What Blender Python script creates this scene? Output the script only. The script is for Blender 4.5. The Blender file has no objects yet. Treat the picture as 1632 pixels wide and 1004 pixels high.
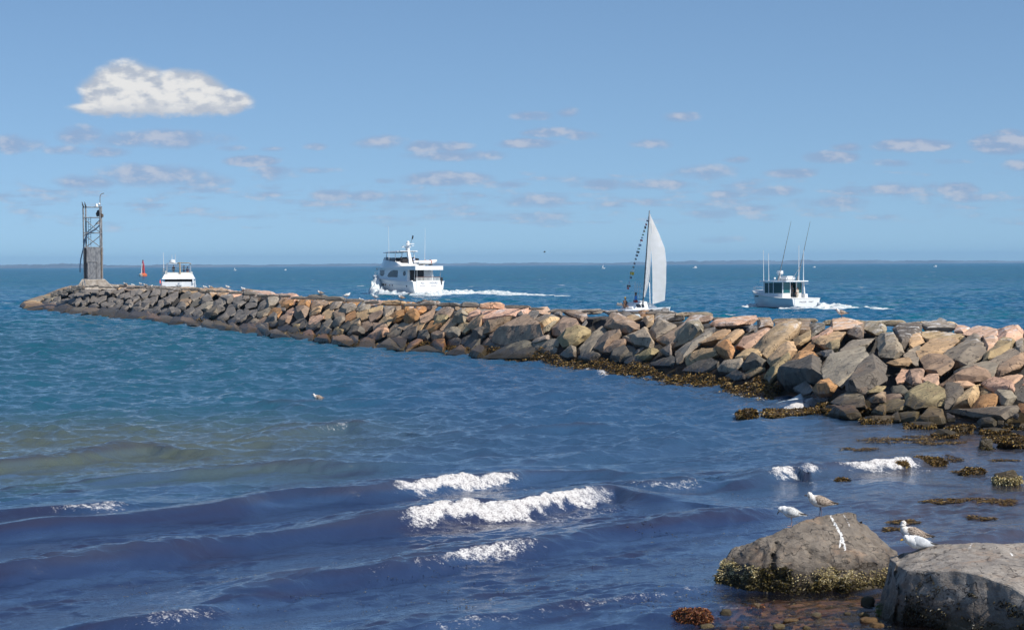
import bpy, bmesh, math, random
import numpy as np
from mathutils import Vector, Matrix, noise as mnoise
R = math.radians
random.seed(7); RNG = np.random.default_rng(7)
SC = bpy.context.scene; COL = SC.collection

# ------------------------------------------------------------------ camera
F = 3600.0; CW, CH = 1632.0, 1004.0; CAMZ = 5.7
PITCH = math.atan(80.0/F); ROLL = R(0.30)
cd = bpy.data.cameras.new('camera'); cam = bpy.data.objects.new('camera', cd); COL.objects.link(cam)
cd.sensor_width = 36.0; cd.lens = 36.0*F/CW; cd.clip_start = 0.5; cd.clip_end = 90000
CM = Matrix.Rotation(math.pi/2-PITCH, 4, 'X') @ Matrix.Rotation(-ROLL, 4, 'Z')
cam.matrix_world = Matrix.Translation((0, 0, CAMZ)) @ CM
SC.camera = cam
M3 = np.array(CM.to_3x3())
def ray(px, py):
    return M3 @ np.array([(px-CW/2)/F, -(py-CH/2)/F, -1.0])
def at(px, py, z=0.0):                      # point of the horizontal plane z seen at a photo pixel
    d = ray(px, py); t = (z-CAMZ)/d[2]
    return np.array([d[0]*t, d[1]*t, z])
def atd(px, py, D):                         # point at forward distance D seen at a photo pixel
    d = ray(px, py); t = D/d[1]
    return np.array([d[0]*t, D, CAMZ+d[2]*t])
def proj(P):                                # world -> photo pixel (arrays)
    Q = (np.asarray(P)-np.array([0, 0, CAMZ])) @ M3
    return CW/2+F*Q[..., 0]/-Q[..., 2], CH/2-F*Q[..., 1]/-Q[..., 2]

# ------------------------------------------------------------------ render / view
SC.view_settings.view_transform = 'Standard'; SC.view_settings.look = 'None'
SC.view_settings.exposure = 0.0; SC.view_settings.gamma = 1.0
SC.render.engine = 'CYCLES'
SC.cycles.max_bounces = 6; SC.cycles.diffuse_bounces = 2; SC.cycles.glossy_bounces = 3
SC.cycles.transparent_max_bounces = 8; SC.cycles.caustics_reflective = False; SC.cycles.caustics_refractive = False
SC.cycles.sample_clamp_indirect = 4.0

# ------------------------------------------------------------------ node expression helper
class E:
    def __init__(s, nt, v): s.nt = nt; s.v = v
    def _m(s, op, *a, clamp=False):
        n = s.nt.nodes.new('ShaderNodeMath'); n.operation = op; n.use_clamp = clamp
        for i, x in enumerate((s,)+a):
            x = x.v if isinstance(x, E) else x
            if isinstance(x, (int, float)): n.inputs[i].default_value = x
            else: s.nt.links.new(x, n.inputs[i])
        return E(s.nt, n.outputs[0])
    def __add__(s, o): return s._m('ADD', o)
    def __radd__(s, o): return s._m('ADD', o)
    def __sub__(s, o): return s._m('SUBTRACT', o)
    def __rsub__(s, o): return E(s.nt, o)._m('SUBTRACT', s)
    def __mul__(s, o): return s._m('MULTIPLY', o)
    def __rmul__(s, o): return s._m('MULTIPLY', o)
    def __truediv__(s, o): return s._m('DIVIDE', o)
    def max(s, o): return s._m('MAXIMUM', o)
    def min(s, o): return s._m('MINIMUM', o)
    def mad(s, a, b): return s._m('MULTIPLY_ADD', a, b)
    def pow(s, o): return s._m('POWER', o)
    def smooth(s, a, b, c=0.0, d=1.0):
        n = s.nt.nodes.new('ShaderNodeMapRange'); n.interpolation_type = 'SMOOTHSTEP'
        s.nt.links.new(s.v, n.inputs[0])
        for i, x in enumerate((a, b, c, d)): n.inputs[1+i].default_value = x
        return E(s.nt, n.outputs[0])
def lk(nt, a, b): nt.links.new(a.v if isinstance(a, E) else a, b)
def nmix(nt, f, a, b, bt='MIX'):
    n = nt.nodes.new('ShaderNodeMix'); n.data_type = 'RGBA'; n.blend_type = bt
    for i, x in ((0, f), (6, a), (7, b)):
        x = x.v if isinstance(x, E) else x
        if isinstance(x, (int, float)): n.inputs[i].default_value = x
        elif isinstance(x, tuple): n.inputs[i].default_value = x+(1.0,)
        else: nt.links.new(x, n.inputs[i])
    return n.outputs[2]
def nnoise(nt, vec, scale, detail=4.0, rough=0.55, lac=2.0):
    n = nt.nodes.new('ShaderNodeTexNoise'); n.inputs['Scale'].default_value = scale
    n.inputs['Detail'].default_value = detail; n.inputs['Roughness'].default_value = rough
    n.inputs['Lacunarity'].default_value = lac
    if vec is not None: lk(nt, vec, n.inputs['Vector'])
    return E(nt, n.outputs[0])
def vmad(nt, v, mul, add):
    n = nt.nodes.new('ShaderNodeVectorMath'); n.operation = 'MULTIPLY_ADD'
    lk(nt, v, n.inputs[0]); n.inputs[1].default_value = mul; n.inputs[2].default_value = add
    return n.outputs[0]
def comb(nt, x, y, z=0.0):
    n = nt.nodes.new('ShaderNodeCombineXYZ')
    for i, q in enumerate((x, y, z)):
        if isinstance(q, (int, float)): n.inputs[i].default_value = q
        else: lk(nt, q, n.inputs[i])
    return n.outputs[0]
def sep(nt, v):
    n = nt.nodes.new('ShaderNodeSeparateXYZ'); lk(nt, v, n.inputs[0])
    return [E(nt, o) for o in n.outputs]

# ------------------------------------------------------------------ sun
SUN_AZ, SUN_EL = R(128), R(47)              # azimuth from +Y towards +X
sd = np.array([math.sin(SUN_AZ)*math.cos(SUN_EL), math.cos(SUN_AZ)*math.cos(SUN_EL), math.sin(SUN_EL)])
ld = bpy.data.lights.new('sun', 'SUN'); ld.energy = 5.0; ld.angle = R(0.5); ld.color = (1.0, 0.95, 0.87)
lo = bpy.data.objects.new('sun', ld); COL.objects.link(lo)
lo.rotation_euler = Vector(sd).to_track_quat('Z', 'Y').to_euler(); lo.location = (200, -200, 300)

# ------------------------------------------------------------------ world: sky with cumulus
CLOUDS = [  # photo px: centre x, centre y, width, height, density
 (203,150,122,100,1.5),(290,155,120,84,1.45),(345,164,95,44,1.2),(250,172,225,30,1.3),(176,166,66,46,1.2),
 (25,230,80,30,.5),(127,215,66,35,.6),(255,222,185,32,.62),(105,240,60,16,.45),(172,243,60,18,.5),
 (400,257,78,20,.85),(435,272,60,18,.5),(505,272,60,12,.45),(437,238,34,9,.35),(370,237,40,10,.35),(502,234,30,12,.4),
 (140,290,95,26,.7),(245,280,165,40,.72),(325,290,90,25,.5),(605,228,80,24,.5),(680,234,70,22,.68),(722,236,66,22,.64),
 (725,248,130,20,.6),(850,185,56,16,.5),(905,180,32,18,.5),(845,229,95,18,.68),(880,212,84,18,.52),(925,216,56,16,.48),
 (710,285,135,26,.85),(615,288,32,10,.4),(812,294,52,13,.48),(528,312,62,22,.66),(582,313,64,20,.66),(655,316,84,18,.5),
 (960,293,54,22,.66),(855,320,95,26,.58),(1085,187,48,18,.48),(1040,230,54,18,.45),(1045,295,110,18,.56),(1125,275,84,26,.56),
 (1180,255,36,12,.42),(1325,250,74,22,.78),(1352,235,46,18,.6),(1265,276,74,18,.62),(1455,232,112,24,.82),(1600,230,96,36,.95),
 (1605,212,44,14,.45),(1625,265,44,22,.5),(1420,260,64,13,.45),(1515,258,52,11,.4),(1425,303,72,22,.66),(1525,302,62,26,.8),
 (1550,316,84,15,.5),(1160,310,64,18,.6),(1235,305,84,18,.6),(1330,322,104,20,.45),(1140,340,84,18,.56),(1150,382,64,14,.5)]
w = bpy.data.worlds.new('World'); SC.world = w; w.use_nodes = True
nt = w.node_tree; nt.nodes.clear()
tc = nt.nodes.new('ShaderNodeTexCoord'); gen = tc.outputs['Generated']
X, Y, Z = sep(nt, gen)
sky = nt.nodes.new('ShaderNodeTexSky'); sky.sky_type = 'NISHITA'; sky.sun_disc = False
sky.sun_elevation = SUN_EL; sky.sun_rotation = SUN_AZ; sky.air_density = 1.0; sky.dust_density = 0.6; sky.ozone_density = 2.0
zz = (Z.max(0.0)*1.5+0.105)                  # the clear dry air of the day: a deeper blue low down
vn = nt.nodes.new('ShaderNodeVectorMath'); vn.operation = 'NORMALIZE'; lk(nt, comb(nt, X, Y, zz), vn.inputs[0])
lk(nt, vn.outputs[0], sky.inputs[0])
skc = nmix(nt, 1.0, sky.outputs[0], (0.86, 0.975, 1.04), 'MULTIPLY')
Yp = Y.max(0.05)
U = X/Yp; V = Z/Yp
uv = comb(nt, U, V)
q = None
for cx, cy, cw_, ch_, b in CLOUDS:
    d = ray(cx, cy); u0, v0 = d[0]/d[1], d[2]/d[1]; a_, b_ = cw_*0.58/F, ch_*(0.50 if b > 1 else 0.46)/F
    m = vmad(nt, uv, (1/a_, 1/b_, 0), (-u0/a_, -v0/b_, 0))
    dn = nt.nodes.new('ShaderNodeVectorMath'); dn.operation = 'DOT_PRODUCT'; lk(nt, m, dn.inputs[0]); lk(nt, m, dn.inputs[1])
    e = E(nt, dn.outputs['Value']).mad(-b*0.8, b)
    q = e if q is None else q.max(e)
    if cx == 176 and cy == 166: qbig = q
q = q.max(-1.0); qbig = qbig.max(-1.0).smooth(-0.45, 0.10)
band = V.smooth(0.004, 0.02)*V.smooth(0.075, 0.03)
nb = nnoise(nt, vmad(nt, uv, (26, 170, 0), (3, 1, 0)), 1.0, 5, 0.6)
q = q.max((nb-0.50)*3.0*band + (band-1.0)*2.0 + 0.02)
S1 = vmad(nt, uv, (F/46, F/25, 0), (0, 0, 0)); S2 = vmad(nt, uv, (F/46, F/25, 0), (-0.16, -0.36, 0))
n1 = nnoise(nt, S1, 1.0, 7, 0.52); n2 = nnoise(nt, S2, 1.0, 7, 0.52)
n3 = nnoise(nt, S1, 2.6, 6, 0.6); n4 = nnoise(nt, S2, 2.6, 6, 0.6)
dens = q + (n1-0.5)*1.25
alpha = dens.smooth(-0.16, 0.62)
alpha = alpha*(1.0-qbig*(V+(n3-0.5)*0.006).smooth(0.0650, 0.0686, 1.0, 0.0))
big = qbig
# sunlit tops and shaded flat bases of the cumulus
lit = ((n1-n2)*3.0 + (n3-n4)*0.9 + dens*0.55 + 0.06)
lit = lit.smooth(0.0, 1.0)
base = big*(V+(n1-0.5)*0.010).smooth(0.0665, 0.0740, 1.0, 0.0)
lit = lit*(1.0-base*0.8)
ccol = nmix(nt, lit, (2.35, 3.05, 4.5), (4.5, 4.5, 5.05))
ccol = nmix(nt, big, ccol, (3.7, 4.1, 4.8))
ccol = nmix(nt, big*lit, ccol, (6.5, 6.45, 6.35))
acov = alpha*(big*0.33+0.66)*V.smooth(0.0, 0.035, 0.62, 1.0)
fin = nmix(nt, acov, skc, ccol)
bg = nt.nodes.new('ShaderNodeBackground'); bg.inputs[1].default_value = 0.126
lk(nt, fin, bg.inputs[0])
wo = nt.nodes.new('ShaderNodeOutputWorld'); lk(nt, bg.outputs[0], wo.inputs[0])
w.cycles.sampling_method = 'MANUAL'; w.cycles.sample_map_resolution = 512

# ------------------------------------------------------------------ object helpers
def tag(o, label=None, cat=None, group=None, kind=None):
    for k, v in (('label', label), ('category', cat), ('group', group), ('kind', kind)):
        if v: o[k] = v
    return o
def link(name, me, mat=None, parent=None, smooth=False):
    o = bpy.data.objects.new(name, me); COL.objects.link(o)
    if mat and not me.materials: me.materials.append(mat)
    if parent: o.parent = parent
    if smooth: me.shade_smooth()
    return o
def done(name, bm, mat, parent=None, smooth=False, bev=0.0):
    me = bpy.data.meshes.new(name)
    if bev:
        bmesh.ops.bevel(bm, geom=[e for e in bm.edges if e.calc_face_angle(0) > 0.6], offset=bev, segments=2, affect='EDGES', clamp_overlap=True)
    bmesh.ops.recalc_face_normals(bm, faces=bm.faces)
    bm.to_mesh(me); bm.free()
    if smooth:
        me.shade_smooth(); me.set_sharp_from_angle(angle=R(38))
    return link(name, me, mat, parent)
def empty(name, loc, rz, label, cat, group=None):
    o = bpy.data.objects.new(name, None); COL.objects.link(o)
    o.location = loc; o.rotation_euler = (0, 0, rz); o.empty_display_size = 0.3
    return tag(o, label, cat, group)
def copy_tree(o, parent=None):
    c = o.copy(); COL.objects.link(c); c.parent = parent
    for ch in list(o.children): copy_tree(ch, c)
    return c
def from_np(name, V_, F_, mat, smooth=True, parent=None):
    V_ = np.asarray(V_, np.float32); F_ = np.asarray(F_, np.int32); k = F_.shape[1]
    me = bpy.data.meshes.new(name); me.vertices.add(len(V_)); me.loops.add(F_.size); me.polygons.add(len(F_))
    me.vertices.foreach_set('co', V_.ravel()); me.loops.foreach_set('vertex_index', F_.ravel())
    me.polygons.foreach_set('loop_start', np.arange(0, F_.size, k, dtype=np.int32))
    me.polygons.foreach_set('use_smooth', np.full(len(F_), smooth, dtype=bool))
    me.update(calc_edges=True)
    return link(name, me, mat, parent)
def box(bm, x0, x1, y0, y1, z0, z1):
    m = Matrix.Translation(((x0+x1)/2, (y0+y1)/2, (z0+z1)/2)) @ Matrix.Diagonal((x1-x0, y1-y0, z1-z0, 1))
    return bmesh.ops.create_cube(bm, size=1.0, matrix=m)['verts']
def tube(bm, p0, p1, r0, r1=None, n=8):
    p0, p1 = Vector(p0), Vector(p1); d = p1-p0; r1 = r0 if r1 is None else r1
    m = Matrix.Translation((p0+p1)/2) @ d.to_track_quat('Z', 'Y').to_matrix().to_4x4()
    bmesh.ops.create_cone(bm, cap_ends=True, segments=n, radius1=r0, radius2=max(r1, 1e-4), depth=d.length, matrix=m)
def path(bm, pts, r, n=8):
    for a, b in zip(pts, pts[1:]): tube(bm, a, b, r, r, n)
    for p in pts[1:-1]: ball(bm, p, r*1.0, (1, 1, 1), 8, 6)
def ball(bm, c, r, s=(1, 1, 1), u=14, v=10):
    bmesh.ops.create_uvsphere(bm, u_segments=u, v_segments=v, radius=r, matrix=Matrix.Translation(c) @ Matrix.Diagonal((*s, 1)))
def loft(bm, rings, cap=True, closed=True):
    rv = [[bm.verts.new(p) for p in r] for r in rings]; n = len(rv[0])
    for a, b in zip(rv, rv[1:]):
        for i in range(n if closed else n-1):
            j = (i+1) % n
            try: bm.faces.new((a[i], a[j], b[j], b[i]))
            except ValueError: pass
    if cap:
        for r in (rv[0], rv[-1]):
            try: bm.faces.new(r)
            except ValueError: pass
def prism(bm, poly, y0, y1):                # x-z outline extruded across y (y may be given per outline point)
    ya = y0 if hasattr(y0, '__len__') else [y0]*len(poly); yb = y1 if hasattr(y1, '__len__') else [y1]*len(poly)
    a = [bm.verts.new((p[0], y, p[1])) for p, y in zip(poly, ya)]; b = [bm.verts.new((p[0], y, p[1])) for p, y in zip(poly, yb)]
    n = len(poly); bm.faces.new(a); bm.faces.new(list(reversed(b)))
    for i in range(n): bm.faces.new((a[i], b[i], b[(i+1) % n], a[(i+1) % n]))
def NB(): return bmesh.new()

# numpy value noise
_H = RNG.random(4096).astype(np.float32); _P = RNG.permutation(4096)
def _h(i, j, k): return _H[_P[(_P[(_P[i & 4095]+j) & 4095]+k) & 4095]]
def vnoise(P):
    P = np.asarray(P, np.float64); I = np.floor(P).astype(np.int64); f = P-I; f = f*f*(3-2*f)
    i, j, k = I[:, 0], I[:, 1], I[:, 2]; r = 0
    for a in (0, 1):
        for b in (0, 1):
            for c in (0, 1):
                wgt = (f[:, 0] if a else 1-f[:, 0])*(f[:, 1] if b else 1-f[:, 1])*(f[:, 2] if c else 1-f[:, 2])
                r = r+wgt*_h(i+a, j+b, k+c)
    return r*2-1
def fbm(P, o=4):
    r = 0; a = 1.0; P = np.asarray(P, np.float64)
    for _ in range(o): r = r+a*vnoise(P); P = P*2.03+17.3; a *= 0.5
    return r
def sst(x, a, b):
    t = np.clip((x-a)/(b-a), 0, 1); return t*t*(3-2*t)

# ------------------------------------------------------------------ materials
def newmat(name):
    m = bpy.data.materials.new(name); m.use_nodes = True; t = m.node_tree
    return m, t, t.nodes['Principled BSDF']
def plain(name, col, rough=0.5, spec=0.5, var=0.12, scale=6.0, metal=0.0, bump=0.0):
    m, t, b = newmat(name)
    tcn = t.nodes.new('ShaderNodeTexCoord')
    n = nnoise(t, tcn.outputs['Object'], scale, 5, 0.6)
    lk(t, nmix(t, n.smooth(0.3, 0.7), tuple(c*(1-var) for c in col), tuple(min(1, c*(1+var)) for c in col)), b.inputs['Base Color'])
    b.inputs['Roughness'].default_value = rough; b.inputs['Specular IOR Level'].default_value = spec; b.inputs['Metallic'].default_value = metal
    if bump:
        bn = t.nodes.new('ShaderNodeBump'); bn.inputs['Strength'].default_value = bump; bn.inputs['Distance'].default_value = 0.02
        lk(t, nnoise(t, tcn.outputs['Object'], scale*4, 5, 0.6), bn.inputs['Height']); lk(t, bn.outputs[0], b.inputs['Normal'])
    return m
def rock_mat(name, fine=1.0, guano=0.0, attr=False, tide=0.75):
    m, t, b = newmat(name)
    oi = t.nodes.new('ShaderNodeObjectInfo'); g = t.nodes.new('ShaderNodeNewGeometry'); pos = g.outputs['Position']
    px, py, pz = sep(t, pos); nx, ny, nz = sep(t, g.outputs['Normal'])
    na = nnoise(t, pos, 1.1*fine, 6, 0.62); nb_ = nnoise(t, vmad(t, pos, (3.2, 3.2, 9), (7, 2, 0)), 0.8*fine, 5, 0.65)
    nc = nnoise(t, pos, 14*fine, 4, 0.7)
    c = oi.outputs['Color']
    c = nmix(t, na.smooth(0.35, 0.72), nmix(t, 1.0, c, (0.80, 0.78, 0.76), 'MULTIPLY'), nmix(t, 1.0, c, (1.25, 1.22, 1.17), 'MULTIPLY'))
    c = nmix(t, nb_.smooth(0.54, 0.74)*0.55, c, nmix(t, 1.0, c, (0.55, 0.52, 0.52), 'MULTIPLY'))
    c = nmix(t, nb_.smooth(0.42, 0.30)*0.22, c, (0.36, 0.26, 0.17))
    ne = nnoise(t, vmad(t, pos, (1, 1, 1.4), (31, 5, 8)), 0.75*fine, 5, 0.7)
    c = nmix(t, ne.smooth(0.54, 0.70)*0.38, c, (0.40, 0.235, 0.13)); c = nmix(t, ne.smooth(0.44, 0.30)*0.40, c, (0.20, 0.185, 0.165))
    c = nmix(t, nc.smooth(0.35, 0.75)*0.35, nmix(t, 0.20, c, (0.02, 0.02, 0.02)), nmix(t, 0.12, c, (0.7, 0.66, 0.6)))
    ck = nnoise(t, vmad(t, pos, (1, 1, .7), (3, 17, 2)), 0.9*fine, 3, .5)-0.5; ck2 = nnoise(t, vmad(t, pos, (.8, 1, 1.3), (13, 7, 5)), 1.7*fine, 2, .5)-0.5
    crk = (ck*ck).smooth(0.0, 0.00022, 1.0, 0.0)*nb_.smooth(.40, .56)+(ck2*ck2).smooth(0.0, 0.00016, 1.0, 0.0)*na.smooth(.46, .60)
    c = nmix(t, crk.min(1.0)*0.75, c, (.035, .03, .027))
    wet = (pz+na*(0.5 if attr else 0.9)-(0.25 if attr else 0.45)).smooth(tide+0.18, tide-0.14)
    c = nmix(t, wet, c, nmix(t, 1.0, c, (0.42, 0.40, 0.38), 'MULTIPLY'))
    alg = (pz+nb_*0.5-0.25).smooth(tide*0.62, tide*0.34)
    c = nmix(t, alg*0.8, c, (0.050, 0.036, 0.014))
    if attr:                                 # iron stain and dark lichen on the shore boulders
        lf = nnoise(t, pos, 5.0, 6, .7); c = nmix(t, lf.smooth(.48, .62)*.55, c, nmix(t, 1.0, c, (.50, .47, .46), 'MULTIPLY')); c = nmix(t, nb_.smooth(.45, .32)*.5, c, (.30, .22, .15))
    if guano:
        gm = nz.smooth(0.45, 0.85)*pz.smooth(2.3, 3.0)*nnoise(t, pos, 1.6, 5, 0.7).smooth(0.50, 0.66)*guano
        c = nmix(t, gm, c, (0.74, 0.71, 0.68))
    if attr:
        an = t.nodes.new('ShaderNodeAttribute'); an.attribute_name = 'guano'
        ga = (E(t, an.outputs['Fac'])*((nc-0.5)*2.4+(na-0.5)*1.6+0.9)).smooth(0.35, 0.65)
        c = nmix(t, ga, c, (0.78, 0.77, 0.75))
    lk(t, c, b.inputs['Base Color'])
    lk(t, wet.smooth(0, 1, 0.86, 0.42), b.inputs['Roughness']); b.inputs['Specular IOR Level'].default_value = 0.3
    bn = t.nodes.new('ShaderNodeBump'); bn.inputs['Strength'].default_value = 0.75; bn.inputs['Distance'].default_value = 0.11/fine**.6
    lk(t, na*0.8+nc*0.35+nb_*0.6-crk*0.22, bn.inputs['Height']); lk(t, bn.outputs[0], b.inputs['Normal'])
    return m
def mottle(name, a, b_, scale, lo_=0.4, hi=0.6, rough=0.7, stretch=(1, 1, 1)):
    m, t, b = newmat(name); tcn = t.nodes.new('ShaderNodeTexCoord')
    n = nnoise(t, vmad(t, tcn.outputs['Object'], stretch, (0, 0, 0)), scale, 3, 0.6)
    lk(t, nmix(t, n.smooth(lo_, hi), a, b_), b.inputs['Base Color']); b.inputs['Roughness'].default_value = rough
    b.inputs['Specular IOR Level'].default_value = 0.25
    return m
MAT = dict(
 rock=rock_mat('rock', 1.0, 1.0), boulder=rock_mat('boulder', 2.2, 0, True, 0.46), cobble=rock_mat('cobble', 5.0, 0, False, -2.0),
 white=plain('white_gelcoat', (.78, .78, .77), .28, .5, .03), offwhite=plain('cream_gelcoat', (.74, .72, .66), .4, .5, .05),
 glass=plain('tinted_glass', (.015, .02, .028), .06, .6, .1), green_glass=plain('green_glass', (.02, .10, .11), .06, .6, .1),
 dark=plain('dark_interior', (.02, .017, .017), .7), black=plain('black_plastic', (.015, .015, .016), .5), wood=plain('varnished_wood', (.17, .06, .035), .35),
 steel=plain('stainless_steel', (.62, .63, .64), .3, .5, .06, 6, .7), galv=mottle('galvanised_steel', (.16, .16, .165), (.30, .30, .30), 3.0, .35, .65, .6),
 panel=mottle('weathered_panel', (.20, .20, .21), (.36, .355, .35), 4.0, .35, .68, .75, (1, 1, .4)),
 concrete=mottle('stained_concrete', (.34, .28, .22), (.56, .49, .41), 2.2, .35, .68, .9), rust=mottle('rusty_steel', (.12, .08, .06), (.27, .20, .13), 8, .4, .6, .8),
 red=plain('red_paint', (.50, .035, .03), .5, .4, .15), orange=plain('orange_paint', (.62, .14, .04), .5), yellow=plain('yellow_cloth', (.62, .44, .03), .8),
 blue=plain('blue_cloth', (.06, .32, .80), .85), coral=plain('coral_cloth', (.62, .10, .09), .85), navy=plain('navy_cloth', (.02, .03, .10), .85), brown=plain('brown_cloth', (.12, .07, .045), .85),
 grey=plain('grey_cloth', (.22, .21, .20), .85), cream=plain('cream_cloth', (.52, .46, .38), .85), skin=plain('skin', (.36, .19, .13), .6), darkskin=plain('tanned_skin', (.22, .11, .07), .6),
 hair=plain('dark_hair', (.02, .015, .012), .7), canvas=plain('beige_canvas', (.42, .33, .22), .85), letter=plain('lettering_paint', (.10, .09, .16), .5), letterd=plain('dark_lettering', (.10, .10, .10), .5),
 hose=plain('blue_grey_cable', (.03, .07, .13), .6), greenc=plain('green_cloth', (.05, .25, .09), .85), lightblue=plain('pale_blue_cloth', (.30, .42, .60), .85),
)

# ================================================================== SEA
D = 30.0; rows = []
while D < 20000:
    rows.append(D)
    D += 0.05 if D < 72 else max(0.05, 0.10*(D/72)**1.4)
rows = np.array(rows); NRW = len(rows)
cin = np.linspace(-0.262, 0.262, 620); cout = np.geomspace(0.275, 1.5, 14)
cols = np.concatenate([-cout[::-1], cin, cout]); NCL = len(cols)
GY = np.repeat(rows, NCL); GX = (rows[:, None]*cols[None, :]).ravel()
STEP = np.repeat(np.gradient(rows), NCL)
WX = GX.copy(); WY = GY.copy(); WZ = np.zeros_like(GX)
wrng = np.random.default_rng(3)
WPX, WPY = proj(np.stack([GX, GY, np.zeros_like(GX)], 1))
reg = 0.25+0.86*sst(GY, 50, 84)+0.35*sst(GY, 180, 330)
calm = 1-0.75*sst(WPX, 1050, 1350)*sst(WPY, 560, 660)
gust = 0.75+0.5*(vnoise(np.stack([GX/23, GY/31, np.zeros_like(GX)], 1))*0.5+0.5)
for i in range(64):
    lam = 0.42*(1.062**i)*wrng.uniform(.9, 1.1)                 # 0.4 .. 19 m
    th = math.atan2(-0.80, 0.60)+wrng.normal(0, .50); k = 2*math.pi/lam
    ph = k*(math.cos(th)*GX+math.sin(th)*GY)+wrng.uniform(0, 6.28)
    a = 0.0165*lam/(1+(lam/4.6)**2.3)*wrng.uniform(.6, 1.3)*0.56
    fade = np.clip(lam/(2.6*STEP)-0.4, 0, 1)
    s = np.sin(ph); sh = ((s*.5+.5)**1.45)*2-0.9
    WZ += a*sh*fade*reg*gust*calm
    if lam > 1.0:
        c = np.cos(ph)*a*0.8*fade*reg*calm; WX += c*math.cos(th); WY += c*math.sin(th)
nr = np.where(GY < 95)[0]; pat = 0.10+1.05*sst(fbm(np.stack([GX[nr]/2.1, GY[nr]/2.6, np.zeros(len(nr))], 1), 2), -.5, .7)
for i in range(26):                         # wind ripples on the near water, in patches
    lam = 0.20*(1.055**i)*wrng.uniform(.9, 1.1); th = math.atan2(-0.8, 0.6)+wrng.normal(0, .42); k = 2*math.pi/lam
    s = np.sin(k*(math.cos(th)*GX[nr]+math.sin(th)*GY[nr])+wrng.uniform(0, 6.28))
    WZ[nr] += 0.0095*lam*pat*s*np.clip(lam/(3.2*STEP[nr])-.4, 0, 1)*(1-.6*sst(GY[nr], 70, 95))
chop = WZ.copy()
foam = np.zeros_like(WZ)
# breaking and unbroken swell crests: (px, py, height m, foam 0..1)
CRESTS = [
 [(-60,914,.30,0),(0,905,.36,0),(100,890,.36,0),(250,873,.38,0),(322,862,.30,0),(402,857,.22,0),(511,837,.30,0),(560,829,.38,0),(606,822,.43,0),(640,818,.44,.8),(720,807,.44,1),(800,802,.44,1),(865,793,.42,1),(905,787,.40,.9),(940,780,.38,.62),(965,777,.34,.38),(992,779,.30,.05),(1030,790,.22,0),(1080,800,.08,0)],
 [(-60,845,.26,0),(20,839,.30,0),(100,830,.30,0),(261,817,.24,0),(362,806,.30,0),(420,793,.32,0),(483,784,.32,0),(560,780,.38,0),(598,776,.38,0),(622,773,.38,.75),(720,763,.36,1),(790,754,.38,.85),(818,753,.34,.2),(850,750,.30,0),(920,751,.24,0),(1020,757,.12,0),(1100,755,.05,0)],
 [(380,955,.06,0),(460,928,.18,0),(520,914,.24,.10),(600,905,.26,.25),(680,893,.26,.30),(720,886,.26,.62),(775,875,.28,.72),(828,863,.30,.5),(862,861,.24,0),(915,852,.2,0),(1000,838,.24,0),(1100,824,.30,.12),(1190,812,.26,.05),(1230,812,.1,0)],
 [(-60,820,.08,0),(20,815,.15,.25),(100,808,.18,.40),(140,805,.20,.65),(182,801,.18,.5),(210,803,.08,0)],
 [(-60,740,.26,0),(40,730,.32,0),(120,721,.34,0),(221,706,.36,0),(302,714,.26,0),(420,716,.12,0),(480,716,.04,0)],
 [(400,698,.08,0),(440,688,.22,.10),(480,681,.26,.25),(520,677,.24,.42),(556,672,.24,.5),(566,676,.18,.1),(640,690,.08,0)],
 [(120,765,.08,0),(180,757,.2,.08),(280,749,.24,.15),(340,748,.2,.1),(420,741,.24,.06),(560,739,.22,.1),(700,735,.12,0),(800,730,.04,0)],
 [(60,1004,.06,0),(160,994,.16,.05),(241,982,.24,.45),(300,968,.22,.45),(316,967,.22,.4),(350,962,.12,0),(440,940,.08,0)],
 [(540,1012,.10,.2),(620,1004,.12,.35),(700,991,.13,.45),(800,976,.13,.42),(900,961,.14,.42),(1000,946,.14,.42),(1115,931,.13,.35),(1140,930,.03,0)],
 [(960,775,.1,0),(1010,772,.2,.3),(1050,770,.24,.55),(1093,765,.22,.6),(1105,770,.1,0)],
 [(1140,772,.10,0),(1175,765,.24,.05),(1215,757,.28,.3),(1235,752,.30,.85),(1262,748,.30,.85),(1268,750,.28,.3),(1290,742,.34,.9),(1297,745,.28,.3),(1320,741,.28,.15),(1345,738,.30,.8),(1395,735,.32,1),(1440,728,.34,1),(1450,733,.22,.2),(1500,722,.16,.3),(1560,715,.05,0)],
 [(1020,992,.05,.1),(1060,982,.12,.3),(1120,968,.12,.35),(1172,962,.10,.3),(1185,963,.02,0)],
 [(1380,875,.05,0),(1480,868,.16,.1),(1540,859,.2,.12),(1600,850,.16,.1),(1700,840,.1,0)],
 [(1385,800,.03,0),(1410,771,.10,.35),(1435,768,.12,.5),(1450,772,.04,0)],
 [(1235,655,.1,.5),(1268,645,.28,1),(1305,634,.34,1),(1326,628,.3,1),(1340,628,.1,.3)],
 [(1172,657,.1,.5),(1190,652,.2,.9),(1206,655,.1,.3)],
 [(1230,620,.1,.5),(1245,614,.16,.9),(1262,615,.08,.3)],
 [(650,652,.04,0),(760,640,.12,0),(900,628,.12,0),(1000,622,.05,0)],
 [(250,655,.05,0),(400,640,.16,0),(520,652,.12,0),(600,650,.04,0)],
 [(600,705,.04,0),(760,694,.14,0),(900,682,.14,0),(1050,668,.10,0),(1120,664,.03,0)],
 [(820,735,.04,0),(960,722,.14,0),(1100,700,.14,0),(1200,690,.05,0)]]
near = np.where(GY < 135)[0]
NX_, NY_ = GX[near], GY[near]
jit = 0.22*vnoise(np.stack([NX_*0.55, NY_*0.55, np.zeros_like(NX_)], 1))+0.07*vnoise(np.stack([NX_*1.9, NY_*1.9, np.ones_like(NX_)], 1))
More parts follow.
